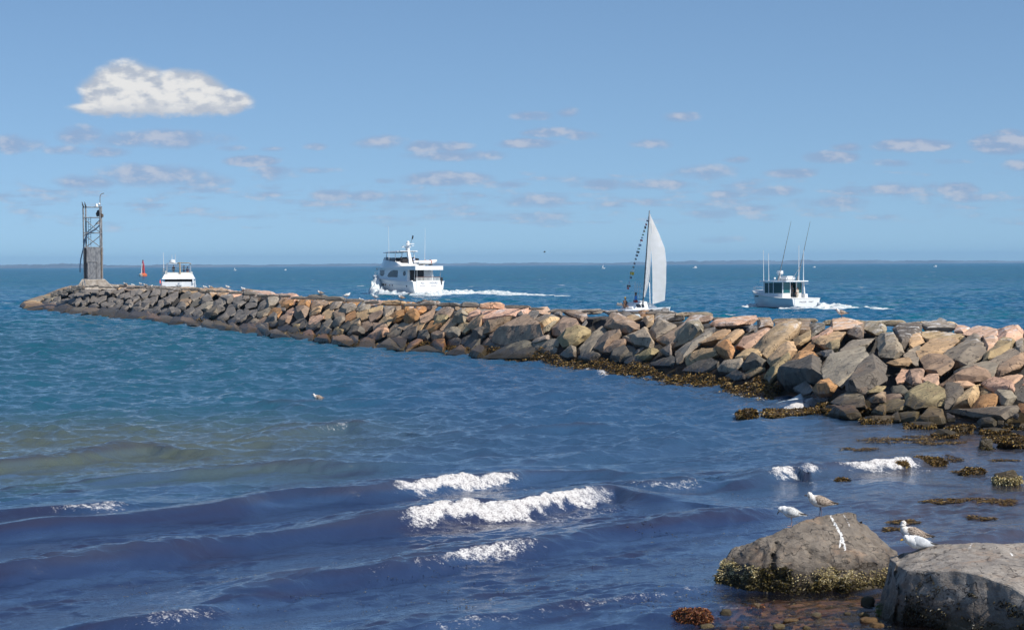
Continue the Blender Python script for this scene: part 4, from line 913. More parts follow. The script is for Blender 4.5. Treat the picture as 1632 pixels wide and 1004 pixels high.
def ground_z(x, y, fall=0.0, skip=()):      # height of whatever solid stands under a point
    dg = bpy.context.evaluated_depsgraph_get()
    p = Vector((x, y, 8.0))
    for _ in range(14):
        ok, hit, nrm, i, ob, mt = SC.ray_cast(dg, p, Vector((0, 0, -1)))
        if not ok: return fall
        if not ob.name.startswith(('water', 'haze', 'rockweed', 'weed', 'floating', 'drifting', 'gull')) and ob.type == 'MESH' and not (ob.parent and ob.parent.name.startswith('gull')): return hit.z
        p = hit+Vector((0, 0, -.002))
    return fall
def cast(px, py):                            # first solid hit along a photo pixel
    dg = bpy.context.evaluated_depsgraph_get(); d = Vector(ray(px, py)).normalized(); p = Vector((0, 0, CAMZ))
    for _ in range(20):
        ok, hit, nrm, i, ob, mt = SC.ray_cast(dg, p, d)
        if not ok: return None
        if not ob.name.startswith(('water', 'haze', 'rockweed', 'weed', 'floating', 'drifting', 'gull', 'seabed')) and not (ob.parent and ob.parent.name.startswith('gull')): return hit
        p = hit+d*.003
    return None
bpy.context.view_layer.update()
def perch(px, py):
    for k in range(0, 30):
        h = cast(px, py+k)
        if h is not None and h.y < 600: return h+Vector((0, .02, 0))
    return Vector(at(px, py, 0))
p = perch(1308, 824); gull('young', p+Vector((0, .10, -.005)), R(176), 'tall brown mottled young gull standing on the pointed boulder', s=.96)
p = perch(1262, 838); gull('mixed', p+Vector((0, .12, -.005)), R(158), 'small white headed gull looking down, left on the pointed boulder', head=R(18), bow=R(48), s=.84)
p = perch(1465, 879); gull('adult', p+Vector((0, .10, .010)), R(187), 'white adult gull with yellow bill sitting on the broad boulder', 'sit', s=.98, bow=R(12), stretch=-.045)
p = perch(1463, 876); gull('young', p+Vector((.03, .62, .06)), R(172), 'brown speckled gull with turned head behind the sitting white gull', 'sit', s=1.0, head=R(-150), stretch=.008)
p = at(507, 631, 0); p[2] = sea(p[0], p[1])-.02; gull('young', p, R(180), 'lone brown gull floating on the water left of centre', 'float', s=1.0)
JG = [(1341,508,'young','stand','pale brown gull alone on the crest right of the fishing boat',1.05,178),(640,482,'young','stand','pale gull on the crest below the motor yacht stern',1.0,178),(598,484,'adult','stand','white headed gull on the crest below the motor yacht bow',1.05,150),
 (577,482,'adult','sit','small gull sitting just left of the white headed gull',1.0,182),(553,475,'mixed','stand','pale gull on the crest left of the motor yacht spray',1.05,12),(511,473,'young','sit','brown gull sitting alone on the crest left of the yacht',1.05,180),
 (388,464,'mixed','sit','gull sitting at the right end of the pale crest flock',1.1,175),(363,459,'mixed','stand','tallest gull on the pale slab right of the cabin cruiser',1.05,172),(336,459,'young','sit','gull sitting on the pale slab, middle of three there',1.1,182),(327,460,'adult','sit','gull sitting on the pale slab, nearest the cabin cruiser',1.1,178),
 (224,455,'adult','stand','white breasted gull on the crest below the red buoy',1.1,150),(232,457,'young','sit','brown gull sitting just right of the one below the buoy',1.1,180),(240,459,'young','sit','dark gull sitting farthest right below the buoy',1.1,0),(212,456,'mixed','sit','pale gull sitting left of the one below the buoy',1.1,185),(200,456,'young','sit','gull sitting between the concrete base and the buoy flock',1.1,170),(283,457,'adult','sit','gull sitting in front of the cabin cruiser stern',1.1,170),(697,488,'young','sit','brown gull sitting on the crest right of the yacht stern',1.0,160)]
for px, py, kind, pose, lab, s, deg in JG:
    Dm = (CAMZ-zc(px))*F/(cre(px)-419)*1.01; h = perch(px, py); x, y = h.x, h.y
    z = max(ground_z(x, y, 2.6), ground_z(x+.05, y+.05, 2.6))
    gull(kind, (x, y, z), R(deg), lab, pose, s=s, group='gulls along the breakwater crest', sub=1)
# flying gull, far right of the yacht
root = empty('gull', atd(868, 402, 480), R(170), 'tiny dark gull flying low above the horizon', 'gull', 'gulls')
bm = NB(); loft(bm, [ring((x, 0, 0), (1, 0, 0), r, r, 8) for x, r in ((-.28, .01), (-.15, .05), (.05, .07), (.18, .045), (.26, .035), (.31, .01))]); done('body', bm, MAT['g_dark'], root, True)
for sgn in (1, -1):
    bm = NB(); loft(bm, [[Vector((x0, sgn*y, z)), Vector((x1, sgn*y, z)), Vector((x1, sgn*y, z-.014)), Vector((x0, sgn*y, z-.014))] for y, z, x0, x1 in ((.03, .03, -.10, .10), (.28, .20, -.07, .12), (.50, .22, -.10, .04), (.70, .16, -.12, -.07))]); done('wing', bm, MAT['g_dark'], root)

# ================================================================== BOATS, TOWER, BUOY
def skin_mesh(name, verts, edges, radii, mat, parent, lev=1):
    me = bpy.data.meshes.new(name); me.from_pydata([tuple(v) for v in verts], edges, [])
    o = bpy.data.objects.new(name, me); COL.objects.link(o)
    o.modifiers.new('s', 'SKIN')
    for i, r in enumerate(radii):
        d = me.skin_vertices[0].data[i]; r = r if hasattr(r, '__len__') else (r, r); d.radius = r
    me.skin_vertices[0].data[0].use_root = True
    sm = o.modifiers.new('u', 'SUBSURF'); sm.levels = lev; sm.render_levels = lev
    dg = bpy.context.evaluated_depsgraph_get(); m2 = bpy.data.meshes.new_from_object(o.evaluated_get(dg)); m2.name = name
    bpy.data.objects.remove(o); bpy.data.meshes.remove(me); m2.shade_smooth(); m2.materials.clear()
    return link(name, m2, mat, parent)
def person(loc, rz, label, shirt, pants, sitting=False, skin='skin', hat=None, arms='down', cap=None, s=1.0):
    root = empty('person', loc, rz, label, 'person', 'people aboard the boats'); root.scale = (s, s, s)
    h = -.42 if sitting else 0.0                       # faces +x
    V_ = [(0, 0, .95+h), (0, 0, 1.15+h), (0, 0, 1.38+h), (0, 0, 1.50+h), (.01, 0, 1.60+h), (.025, 0, 1.70+h), (.02, 0, 1.78+h)]
    R_ = [(.13, .16), (.11, .14), (.12, .18), .055, .085, .10, .06]; Ed = [(0, 1), (1, 2), (2, 3), (3, 4), (4, 5), (5, 6)]
    kn = lambda y: [(.42, y, .52), (.45, y, .08), (.58, y, .05)] if sitting else [(.02, y, .50), (-.02, y, .08), (.12, y, .04)]
    for y in (.10, -.10):
        i = len(V_); V_ += [(0.02, y, .90+h)]+kn(y); R_ += [.095, .065, .042, .035]; Ed += [(0, i), (i, i+1), (i+1, i+2), (i+2, i+3)]
    for k, y in enumerate((.20, -.20)):
        i = len(V_)
        ar = {'down': [(.02, y*1.25, 1.16+h), (.10, y*1.2, .92+h), (.13, y*1.15, .82+h)], 'fwd': [(.12, y*1.2, 1.18+h), (.36, y, 1.16+h), (.46, y*.9, 1.17+h)], 'out': [(.05, y*1.9, 1.32+h), (.12, y*3.0, 1.34+h), (.14, y*3.5, 1.36+h)] if k == 0 else [(.04, y*1.25, 1.16+h), (.16, y*1.2, .98+h), (.2, y*1.15, .90+h)]}[arms]
        V_ += [(0, y, 1.42+h)]+ar; R_ += [.06, .045, .034, .03]; Ed += [(2, i), (i, i+1), (i+1, i+2), (i+2, i+3)]
    body = skin_mesh('body', V_, Ed, R_, MAT[skin], root)
    sv = [V_[0], V_[1], V_[2]]+[v for y0 in (0, 1) for v in (V_[15+4*y0], V_[16+4*y0])]
    skin_mesh('shirt', sv, [(0, 1), (1, 2), (2, 3), (3, 4), (2, 5), (5, 6)], [(.145, .175), (.135, .165), (.14, .195), .085, .07, .085, .07], MAT[shirt], root)
    pv_ = [V_[0], V_[7], V_[8], V_[11], V_[12]]+([V_[9], V_[13]] if sitting is False and pants != 'coral' else [])
    skin_mesh('trousers', pv_, [(0, 1), (1, 2), (0, 3), (3, 4)]+([(2, 5), (4, 6)] if len(pv_) > 5 else []), [(.15, .18), .12, .085, .12, .085]+[.06, .06][:max(0, len(pv_)-5)], MAT[pants], root)
    bm = NB(); ball(bm, (0.0, 0, 1.735+h), .118, (1, .92, .88), 12, 8)
    bmesh.ops.delete(bm, geom=[v for v in bm.verts if v.co.z < 1.69+h or (v.co.x > .06 and v.co.z < 1.76+h)], context='VERTS')
    done('cap' if cap else 'hair', bm, MAT[cap or 'hair'], root, True)
    bm = NB(); tube(bm, (.11, 0, 1.675+h), (.135, 0, 1.655+h), .012, .016, 6); done('nose', bm, MAT[skin], root)
    return root
def hull(bm, L, B, zs, zb, rake=1.6, keel=-.6, fine=2.4, flare=.86, n=22):
    rings = []
    for i in range(n+1):
        f = i/n; hb = B/2*(1-max(0, (f-.40)/.60)**fine); hb = max(hb, .03); sh = zs+(zb-zs)*f**1.8
        k = keel*(1-max(0, (f-.6)/.4)**2)+.0; r = lambda z: L*f+rake*max(0, (z-keel)/(zb-keel))*f**3
        wl = hb*(flare-(.45*max(0, f-.45)))
        P = [(k, 0), (.05, wl*.92), (sh*.45, wl+(hb-wl)*.45), (sh, hb)]
        ring_ = [Vector((r(P[0][0]), 0, P[0][0]))]+[Vector((r(z), y, z)) for z, y in P[1:]]+[Vector((r(z), -y, z)) for z, y in reversed(P[1:])]
        rings.append(ring_)
    loft(bm, rings)
    return lambda x: zs+(zb-zs)*min(1, max(0, x/(L+rake)))**1.8, lambda x: B/2*(1-max(0, (min(.999, x/(L+rake*.8))-.40)/.60)**fine)
def text(name, body, size, mat, parent, loc, rot, ext=.006):
    cu = bpy.data.curves.new(name, 'FONT'); cu.body = body; cu.size = size; cu.extrude = ext; cu.align_x = 'CENTER'; cu.align_y = 'CENTER'; cu.space_character = 1.1
    o = bpy.data.objects.new(name, cu); COL.objects.link(o); dg = bpy.context.evaluated_depsgraph_get()
    me = bpy.data.meshes.new_from_object(o.evaluated_get(dg)); bpy.data.objects.remove(o); me.materials.clear()
    q = link(name, me, MAT[mat], parent); q.location = loc; q.rotation_euler = rot
    return q
STERN = (math.pi/2, 0, -math.pi/2)          # lettering read from astern on a boat pointing +x
def P1(name, parent, mat, fn, smooth=False, bev=0.0):
    bm = NB(); fn(bm); return done(name, bm, MAT[mat], parent, smooth, bev)
W_ = lambda root, v: root.matrix_world @ Vector(v)
def foam_pile(name, pts, label, seed, dens=1.0, parent=None):
    """ragged heap of white water along a world polyline: (x, y, half width, height)"""
    V_, Fc = [], []; rows_ = []; NS = 15
    seg = []
    for a, b_ in zip(pts, pts[1:]):
        a, b_ = np.array(a), np.array(b_); m_ = max(2, int(np.hypot(*(b_-a)[:2])/.28/dens))
        for i in range(m_): seg.append((a+(b_-a)*i/m_, (b_-a)[:2]/np.hypot(*(b_-a)[:2])))
    for p, d in seg:
        nrm = np.array([-d[1], d[0]])
        for k in range(NS):
            u = k/(NS-1)*2-1; x, y = p[:2]+nrm*u*p[2]; V_.append([x, y, p[3]*max(0, 1-u*u)**.8])
    V_ = np.array(V_); nz_ = fbm(V_*np.array([1.1, 1.1, 0])+seed, 4); V_[:, 2] = V_[:, 2]*np.clip(.70+(.30 if name == 'splash' else .6)*nz_, .1, 2)-.06
    V_[:, :2] += .3*np.stack([vnoise(V_*1.7+seed), vnoise(V_*1.7+seed+9)], 1)
    M_ = len(seg); i0 = (np.arange(M_-1)[:, None]*NS+np.arange(NS-1)[None, :]).ravel()
    o = from_np(name, V_, np.stack([i0, i0+NS, i0+NS+1, i0+1], 1), MAT['wake'], True); tag(o, label, 'wake', kind='stuff')
    return o
m, t, b = newmat('white_water'); g = t.nodes.new('ShaderNodeNewGeometry')
n = nnoise(t, vmad(t, g.outputs['Position'], (1, 1, 2), (0, 0, 0)), 1.6, 6, .7); lk(t, nmix(t, n.smooth(.36, .56), (.30, .40, .43), (.72, .73, .72)), b.inputs['Base Color']); b.inputs['Roughness'].default_value = .6
MAT['wake'] = m

sp = [at(x, y, 0) for x, y in ((1218, 652), (1245, 649), (1272, 645), (1298, 641), (1322, 634), (1340, 630))]
foam_pile('splash', [(p[0], p[1], w2, h2) for p, w2, h2 in zip(sp, (.4, .6, .8, .8, .7, .4), (.15, .32, .42, .5, .46, .25))], 'small wave breaking white against the weedy foot of the breakwater', 31.0, .5)
# ---------------------------------------------------------------- motor yacht
def motor_yacht():
    o = at(683, 469.5, 0); a = R(58); root = empty('motor_yacht', o, math.pi-a, 'big white flybridge motor yacht with a dinghy on its boat deck', 'motor yacht')
    L, B = 20.0, 7.0
    bm = NB(); sheer, beam = hull(bm, L, B, 2.55, 3.75, 2.2, -.8, 2.6, .90); h = done('hull', bm, MAT['white'], root, True)
    def rub(bm):
        for sg_ in (1, -1):
            for z0 in (-.02, -.75): path(bm, [(x*1.0, sg_*(beam(x)+.03-(0.06 if z0 < -.5 else 0)), sheer(x)+z0) for x in np.linspace(.0 if z0 > -.5 else 3, L+1.2, 16)], .07 if z0 > -.5 else .05, 6)
    P1('rubbing_strake', h, 'white', rub)
    for x in (14.6, 13.5, 12.4, 11.4, 9.4, 8.4, 2.6):
        for sg_ in (1, -1): P1('porthole', h, 'glass', lambda bm: bmesh.ops.create_cone(bm, cap_ends=True, segments=14, radius1=.19, radius2=.19, depth=.12, matrix=Matrix.Translation((x, sg_*(beam(x)*.955), 1.62+(x-2)*.03)) @ Matrix.Rotation(math.pi/2, 4, 'X')))
    # transom with doors, steps and name
    P1('transom', h, 'white', lambda bm: box(bm, -.06, .05, -2.75, 2.75, .15, 2.72), bev=.03)
    P1('swim_platform', h, 'white', lambda bm: box(bm, -1.0, .0, -2.9, 2.9, .12, .30), bev=.04)
    for y in (-1.9, -.7, .6, 1.8): P1('transom_door', h, 'offwhite', lambda bm: box(bm, -.085, -.05, y-.48, y+.48, .55, 1.25), bev=.02)
    for y in (-2.9, 2.9): P1('stern_quarter', h, 'white', lambda bm: prism(bm, [(-.1, .1), (.6, .1), (1.9, 2.75), (1.3, 2.75)], y-.13, y+.13))
    text('name_lettering', 'ALL', .50, 'letter', h, (-.075, 1.35, 2.22), STERN); text('name_lettering', 'HOURS', .50, 'letter', h, (-.075, -1.1, 2.22), STERN)
    for y in (1.35, -1.1): P1('name_flourish', h, 'letter', lambda bm: path(bm, [(-.085, y+.62*u, 1.72-.08*(1-u*u)) for u in np.linspace(-1, 1, 7)], .022, 5))
    # aft rail, cockpit
    def rail(bm):
        path(bm, [(.05, y, 3.35) for y in np.linspace(-2.5, 2.7, 6)], .06)
        for y in np.linspace(-2.5, 2.7, 19): box(bm, .02, .09, y-.05, y+.05, 2.7, 3.35)
    P1('stern_rail', root, 'offwhite', rail)
    P1('rail_cap', root, 'wood', lambda bm: box(bm, -.06, .14, -2.7, 2.85, 3.36, 3.43))
    P1('outboard_motor', root, 'black', lambda bm: (box(bm, -.35, .1, -3.05, -2.72, 2.6, 3.3), tube(bm, (-.12, -2.9, 2.6), (-.12, -2.9, 1.9), .09)), bev=.04)
    P1('deck', root, 'offwhite', lambda bm: loft(bm, [[Vector((x, y, sheer(x)-.10+dz)) for y, dz in ((-beam(x)+.1, 0), (beam(x)-.1, 0), (beam(x)-.1, -.1), (-beam(x)+.1, -.1))] for x in np.linspace(.1, L+1.0, 14)]))
    # deckhouse
    wtop = [3.0, 3.0, 2.9, 2.6, 2.1]; xs_h = [3.2, 9, 13, 15.6, 17.4]
    def house(bm):
        rs = []
        for x, w_ in zip(xs_h, wtop): rs.append([Vector((x, -w_, 2.4)), Vector((x, w_, 2.4)), Vector((x-(.0 if x < 15 else .9), w_*.93, 5.05)), Vector((x-(.0 if x < 15 else .9), -w_*.93, 5.05))])
        loft(bm, rs)
    dh = P1('deckhouse', root, 'white', house, bev=.05)
    def sidewin(poly, sg_):
        def f(bm):
            a = [bm.verts.new((x, sg_*(w0:=np.interp(x, xs_h, wtop)*(1-.07*(z-2.4)/2.65)+.025), z)) for x, z in poly]; b_ = [bm.verts.new(v.co-Vector((0, sg_*.12, 0))) for v in a]
            bm.faces.new(a); bm.faces.new(b_[::-1])
            for i in range(len(a)): bm.faces.new((a[i], b_[i], b_[(i+1) % len(a)], a[(i+1) % len(a)]))
        return f
    for sg_ in (1, -1):
        P1('side_window', dh, 'glass', sidewin([(7.1, 3.35), (10.9, 3.40), (11.3, 3.6), (10.9, 4.1), (10.0, 4.55), (8.8, 4.75), (7.3, 4.7), (7.05, 4.5)], sg_))
        P1('side_window', dh, 'glass', sidewin([(13.2, 3.6), (14.3, 3.65), (14.9, 3.9), (14.9, 4.75), (12.7, 4.75), (12.7, 4.0)], sg_))
        P1('oval_window', dh, 'glass', sidewin([(4.4+.55*math.cos(k*.524), 4.1+.5*math.sin(k*.524)) for k in range(12)], sg_))
    P1('windscreen', dh, 'glass', lambda bm: loft(bm, [[Vector((17.42-.93*(z-2.4)/2.65, y, z)) for y, z in ((-1.8, 3.6), (1.8, 3.6), (1.7, 4.8), (-1.7, 4.8))], [Vector((17.2-.93*(z-2.4)/2.65, y, z)) for y, z in ((-1.8, 3.6), (1.8, 3.6), (1.7, 4.8), (-1.7, 4.8))]]))
    P1('saloon_door', dh, 'dark', lambda bm: box(bm, 3.10, 3.22, .9, 2.3, 2.5, 4.75)); P1('saloon_door', dh, 'dark', lambda bm: box(bm, 3.10, 3.22, -.75, .6, 2.5, 4.75))
    P1('stairs', root, 'steel', lambda bm: [box(bm, 1.2+.28*i, 1.5+.28*i, -2.4, -1.7, 2.7+.3*i, 2.76+.3*i) for i in range(7)])
    for y in (-2.9, 2.9): P1('deck_post', root, 'steel', lambda bm: tube(bm, (.6, y*.98, 2.7), (.2, y, 4.75), .05))
    P1('boat_deck', root, 'white', lambda bm: loft(bm, [[Vector((x, y, z)) for y, z in ((-w_, z0), (w_, z0), (w_, z1), (-w_, z1))] for x, w_, z0, z1 in ((-.35, 3.1, 4.75, 5.55), (3.3, 3.15, 4.78, 5.5), (9, 3.1, 5.0, 5.35), (13, 2.95, 5.02, 5.3), (16.3, 2.2, 5.02, 5.3))]), bev=.06)
    fb = P1('flybridge', root, 'white', lambda bm: loft(bm, [[Vector((x+dx, y, z)) for y, z, dx in ((-w_, 5.3, 0), (w_, 5.3, 0), (w_*.93, zt, -.5), (-w_*.93, zt, -.5))] for x, w_, zt in ((6.5, 2.9, 5.6), (8.5, 2.9, 6.35), (13.2, 2.7, 6.75), (15.4, 2.0, 6.6))]), bev=.05)
    P1('wind_deflector', fb, 'glass', lambda bm: [loft(bm, [[Vector((x-.5, sg_*w_*.93, z0)), Vector((x-.75, sg_*w_*.9, z0+.62)), Vector((x-.75, sg_*w_*.9-sg_*.05, z0+.62)), Vector((x-.5, sg_*w_*.93-sg_*.05, z0))] for x, w_, z0 in ((9.0, 2.9, 6.4), (13.2, 2.7, 6.75), (15.2, 2.0, 6.62))]) for sg_ in (1, -1)] and loft(bm, [[Vector((14.75, y, 6.6)), Vector((14.4, y, 7.22)), Vector((14.35, y, 7.22)), Vector((14.7, y, 6.6))] for y in (-1.88, 1.88)]))
    P1('helm_seat', fb, 'dark', lambda bm: (box(bm, 7.4, 8.2, -1.7, 1.7, 5.9, 7.0), box(bm, 10.4, 11.2, -1.2, 1.2, 5.9, 6.95)), bev=.08)
    P1('hardtop', root, 'white', lambda bm: loft(bm, [[Vector((x, y, z)) for y, z in ((-w_, z0), (w_, z0), (w_*.96, z0+.16), (-w_*.96, z0+.16))] for x, w_, z0 in ((8.2, 2.3, 8.35), (11, 2.35, 8.30), (14.6, 2.0, 8.12))]), bev=.04)
    for x, y, x2 in ((9.2, 2.2, 9.4), (9.2, -2.2, 9.4), (13.8, 1.8, 13.5), (13.8, -1.8, 13.5)): P1('hardtop_post', root, 'white', lambda bm: tube(bm, (x, y, 6.5), (x2, y*.95, 8.35), .07))
    mast = P1('mast', root, 'white', lambda bm: (loft(bm, [[Vector((x+dx, y, z)) for dx, y in ((-.5*k, -.5*k), (.5*k, -.5*k), (.5*k, .5*k), (-.5*k, .5*k))] for x, z, k in ((7.0, 5.5, .8), (7.9, 8.4, .5), (8.0, 9.6, .36))]), box(bm, 7.6, 8.2, -2.0, 2.0, 8.45, 8.56), box(bm, 7.7, 8.2, -1.2, 1.2, 9.5, 9.6)))
    P1('radar_dome', mast, 'white', lambda bm: (tube(bm, (8, 0, 9.6), (8, 0, 10.25), .32, .30, 16), ball(bm, (8, 0, 10.25), .31, (1, 1, .8))), True)
    P1('radar_scanner', mast, 'white', lambda bm: (box(bm, 8.6, 8.85, -1.0, 1.0, 9.2, 9.36), tube(bm, (8.7, 0, 8.5), (8.7, 0, 9.2), .14)))
    P1('radar_scanner', mast, 'white', lambda bm: (box(bm, 7.1, 7.35, -.9, .9, 9.85, 9.98), tube(bm, (7.3, 0, 9.6), (7.3, 0, 9.85), .1)))
    P1('signal_pennant', mast, 'black', lambda bm: (tube(bm, (7.6, -.3, 9.6), (7.5, -.75, 11.6), .03), loft(bm, [[Vector((7.5, -.72, 11.55)), Vector((7.5, -1.0, 11.5)), Vector((7.48, -.82, 10.8)), Vector((7.48, -.6, 10.8))], [Vector((7.46, -.72, 11.55)), Vector((7.46, -1.0, 11.5)), Vector((7.44, -.82, 10.8)), Vector((7.44, -.6, 10.8))]])))
    P1('antenna', root, 'white', lambda bm: tube(bm, (10.8, 2.75, 6.1), (10.9, 2.75, 13.4), .05, .02, 6)); P1('antenna', root, 'white', lambda bm: tube(bm, (6.0, -2.6, 5.4), (5.7, -2.6, 13.0), .05, .02, 6))
    def bow(bm):
        for sg_ in (1, -1):
            path(bm, [(x, sg_*(beam(x)-.15), sheer(x)+.75) for x in np.linspace(14.5, L+1.4, 8)], .03, 5)
            for x in np.linspace(14.5, L+1.4, 7): tube(bm, (x, sg_*(beam(x)-.15), sheer(x)-.1), (x, sg_*(beam(x)-.15), sheer(x)+.75), .025, .025, 5)
    P1('bow_rail', root, 'steel', bow)
    P1('anchor', root, 'white', lambda bm: (box(bm, L+1.3, L+2.4, -.3, .3, 3.3, 3.6), tube(bm, (L+2.3, 0, 3.3), (L+2.1, 0, 2.9), .16)), bev=.05)
    P1('side_lamp', root, 'offwhite', lambda bm: box(bm, 15.9, 16.3, 2.45, 2.75, 4.75, 5.25), bev=.05)
    bpy.context.view_layer.update()
    # tender carried across the boat deck
    d = empty('dinghy', W_(root, (1.6, -.35, 5.66)), root.rotation_euler.z-R(80), 'white inflatable dinghy with orange strap on the yacht boat deck', 'dinghy')
    def tubes(bm):
        rs = []
        for sg_ in (1, -1): loft(bm, [[Vector((x, sg_*y+r*math.cos(k), z+r*math.sin(k))) for k in [q_*6.2832/10 for q_ in range(10)]] for x, y, z, r in ((-2.5, .72, .62, .12), (-2.2, .72, .62, .33), (0, .74, .62, .36), (1.5, .62, .70, .35), (2.4, .22, .86, .30), (2.75, .05, .95, .14))])
    P1('tube', d, 'white', tubes, True)
    P1('floor', d, 'offwhite', lambda bm: loft(bm, [[Vector((x, -y, .62)), Vector((x, y, .62)), Vector((x, 0, z))] for x, y, z in ((-2.1, .7, .12), (0, .7, .08), (1.4, .55, .2), (2.4, .1, .7))]))
    P1('strap', d, 'orange', lambda bm: path(bm, [(.5, .75+.40*math.cos(k), .62+.42*math.sin(k)) for k in np.linspace(-1.3, 3.0, 9)]+[(.5, -.75-.40*math.cos(3.1416-k)*1.0, .62+.42*math.sin(k)) for k in np.linspace(1.5, 3.6, 5)], .07, 6))
    P1('cradle', d, 'grey', lambda bm: (box(bm, -1.3, -1.1, -.6, .6, 0, .3), box(bm, 1.1, 1.3, -.5, .5, 0, .4)))
    person(W_(root, (9.2, .9, 5.55)), root.rotation_euler.z+R(30), 'person in grey top standing at the yacht flybridge seats', 'grey', 'navy', arms='down')
    person(W_(root, (7.0, -.75, 5.5)), root.rotation_euler.z+R(200), 'person in pale blue standing beside the yacht mast', 'lightblue', 'grey', arms='fwd')
    cw_ = R(180)-a; f2 = np.array([math.cos(cw_), math.sin(cw_)]); s2 = np.array([-f2[1], f2[0]]); ow = o[:2]
    bow_ = ow+f2*(L-1.5)
    foam_pile('bow_wave', [(*(bow_+f2*1.0+s2*.3), .5, .6), (*(bow_-f2*1.5+s2*1.8), 1.3, 2.9), (*(bow_-f2*4.5+s2*4.0), 1.6, 3.1), (*(bow_-f2*8+s2*5.2), 1.8, 1.3), (*(bow_-f2*12+s2*5.0), 1.5, .9), (*(ow+f2*3+s2*4.5), 1.2, .7), (*(ow-f2*1+s2*4), 1, .5)], 'white spray thrown up by the motor yacht bow', 3.0)
    sp = [at(652, 469, 0), at(680, 471, 0), at(706, 469.5, 0), at(740, 468, 0), at(775, 468, 0), at(812, 470, 0), at(860, 471, 0), at(905, 472, 0)]
    foam_pile('wake', [(p[0], p[1], w2, h2) for p, w2, h2 in zip(sp, (1.5, 2.5, 3, 3.2, 3.2, 3, 2.6, 1.5), (.4, .5, .85, .65, .7, .5, .28, .1))], 'churned white wake trailing to the right of the motor yacht', 8.0)
motor_yacht()

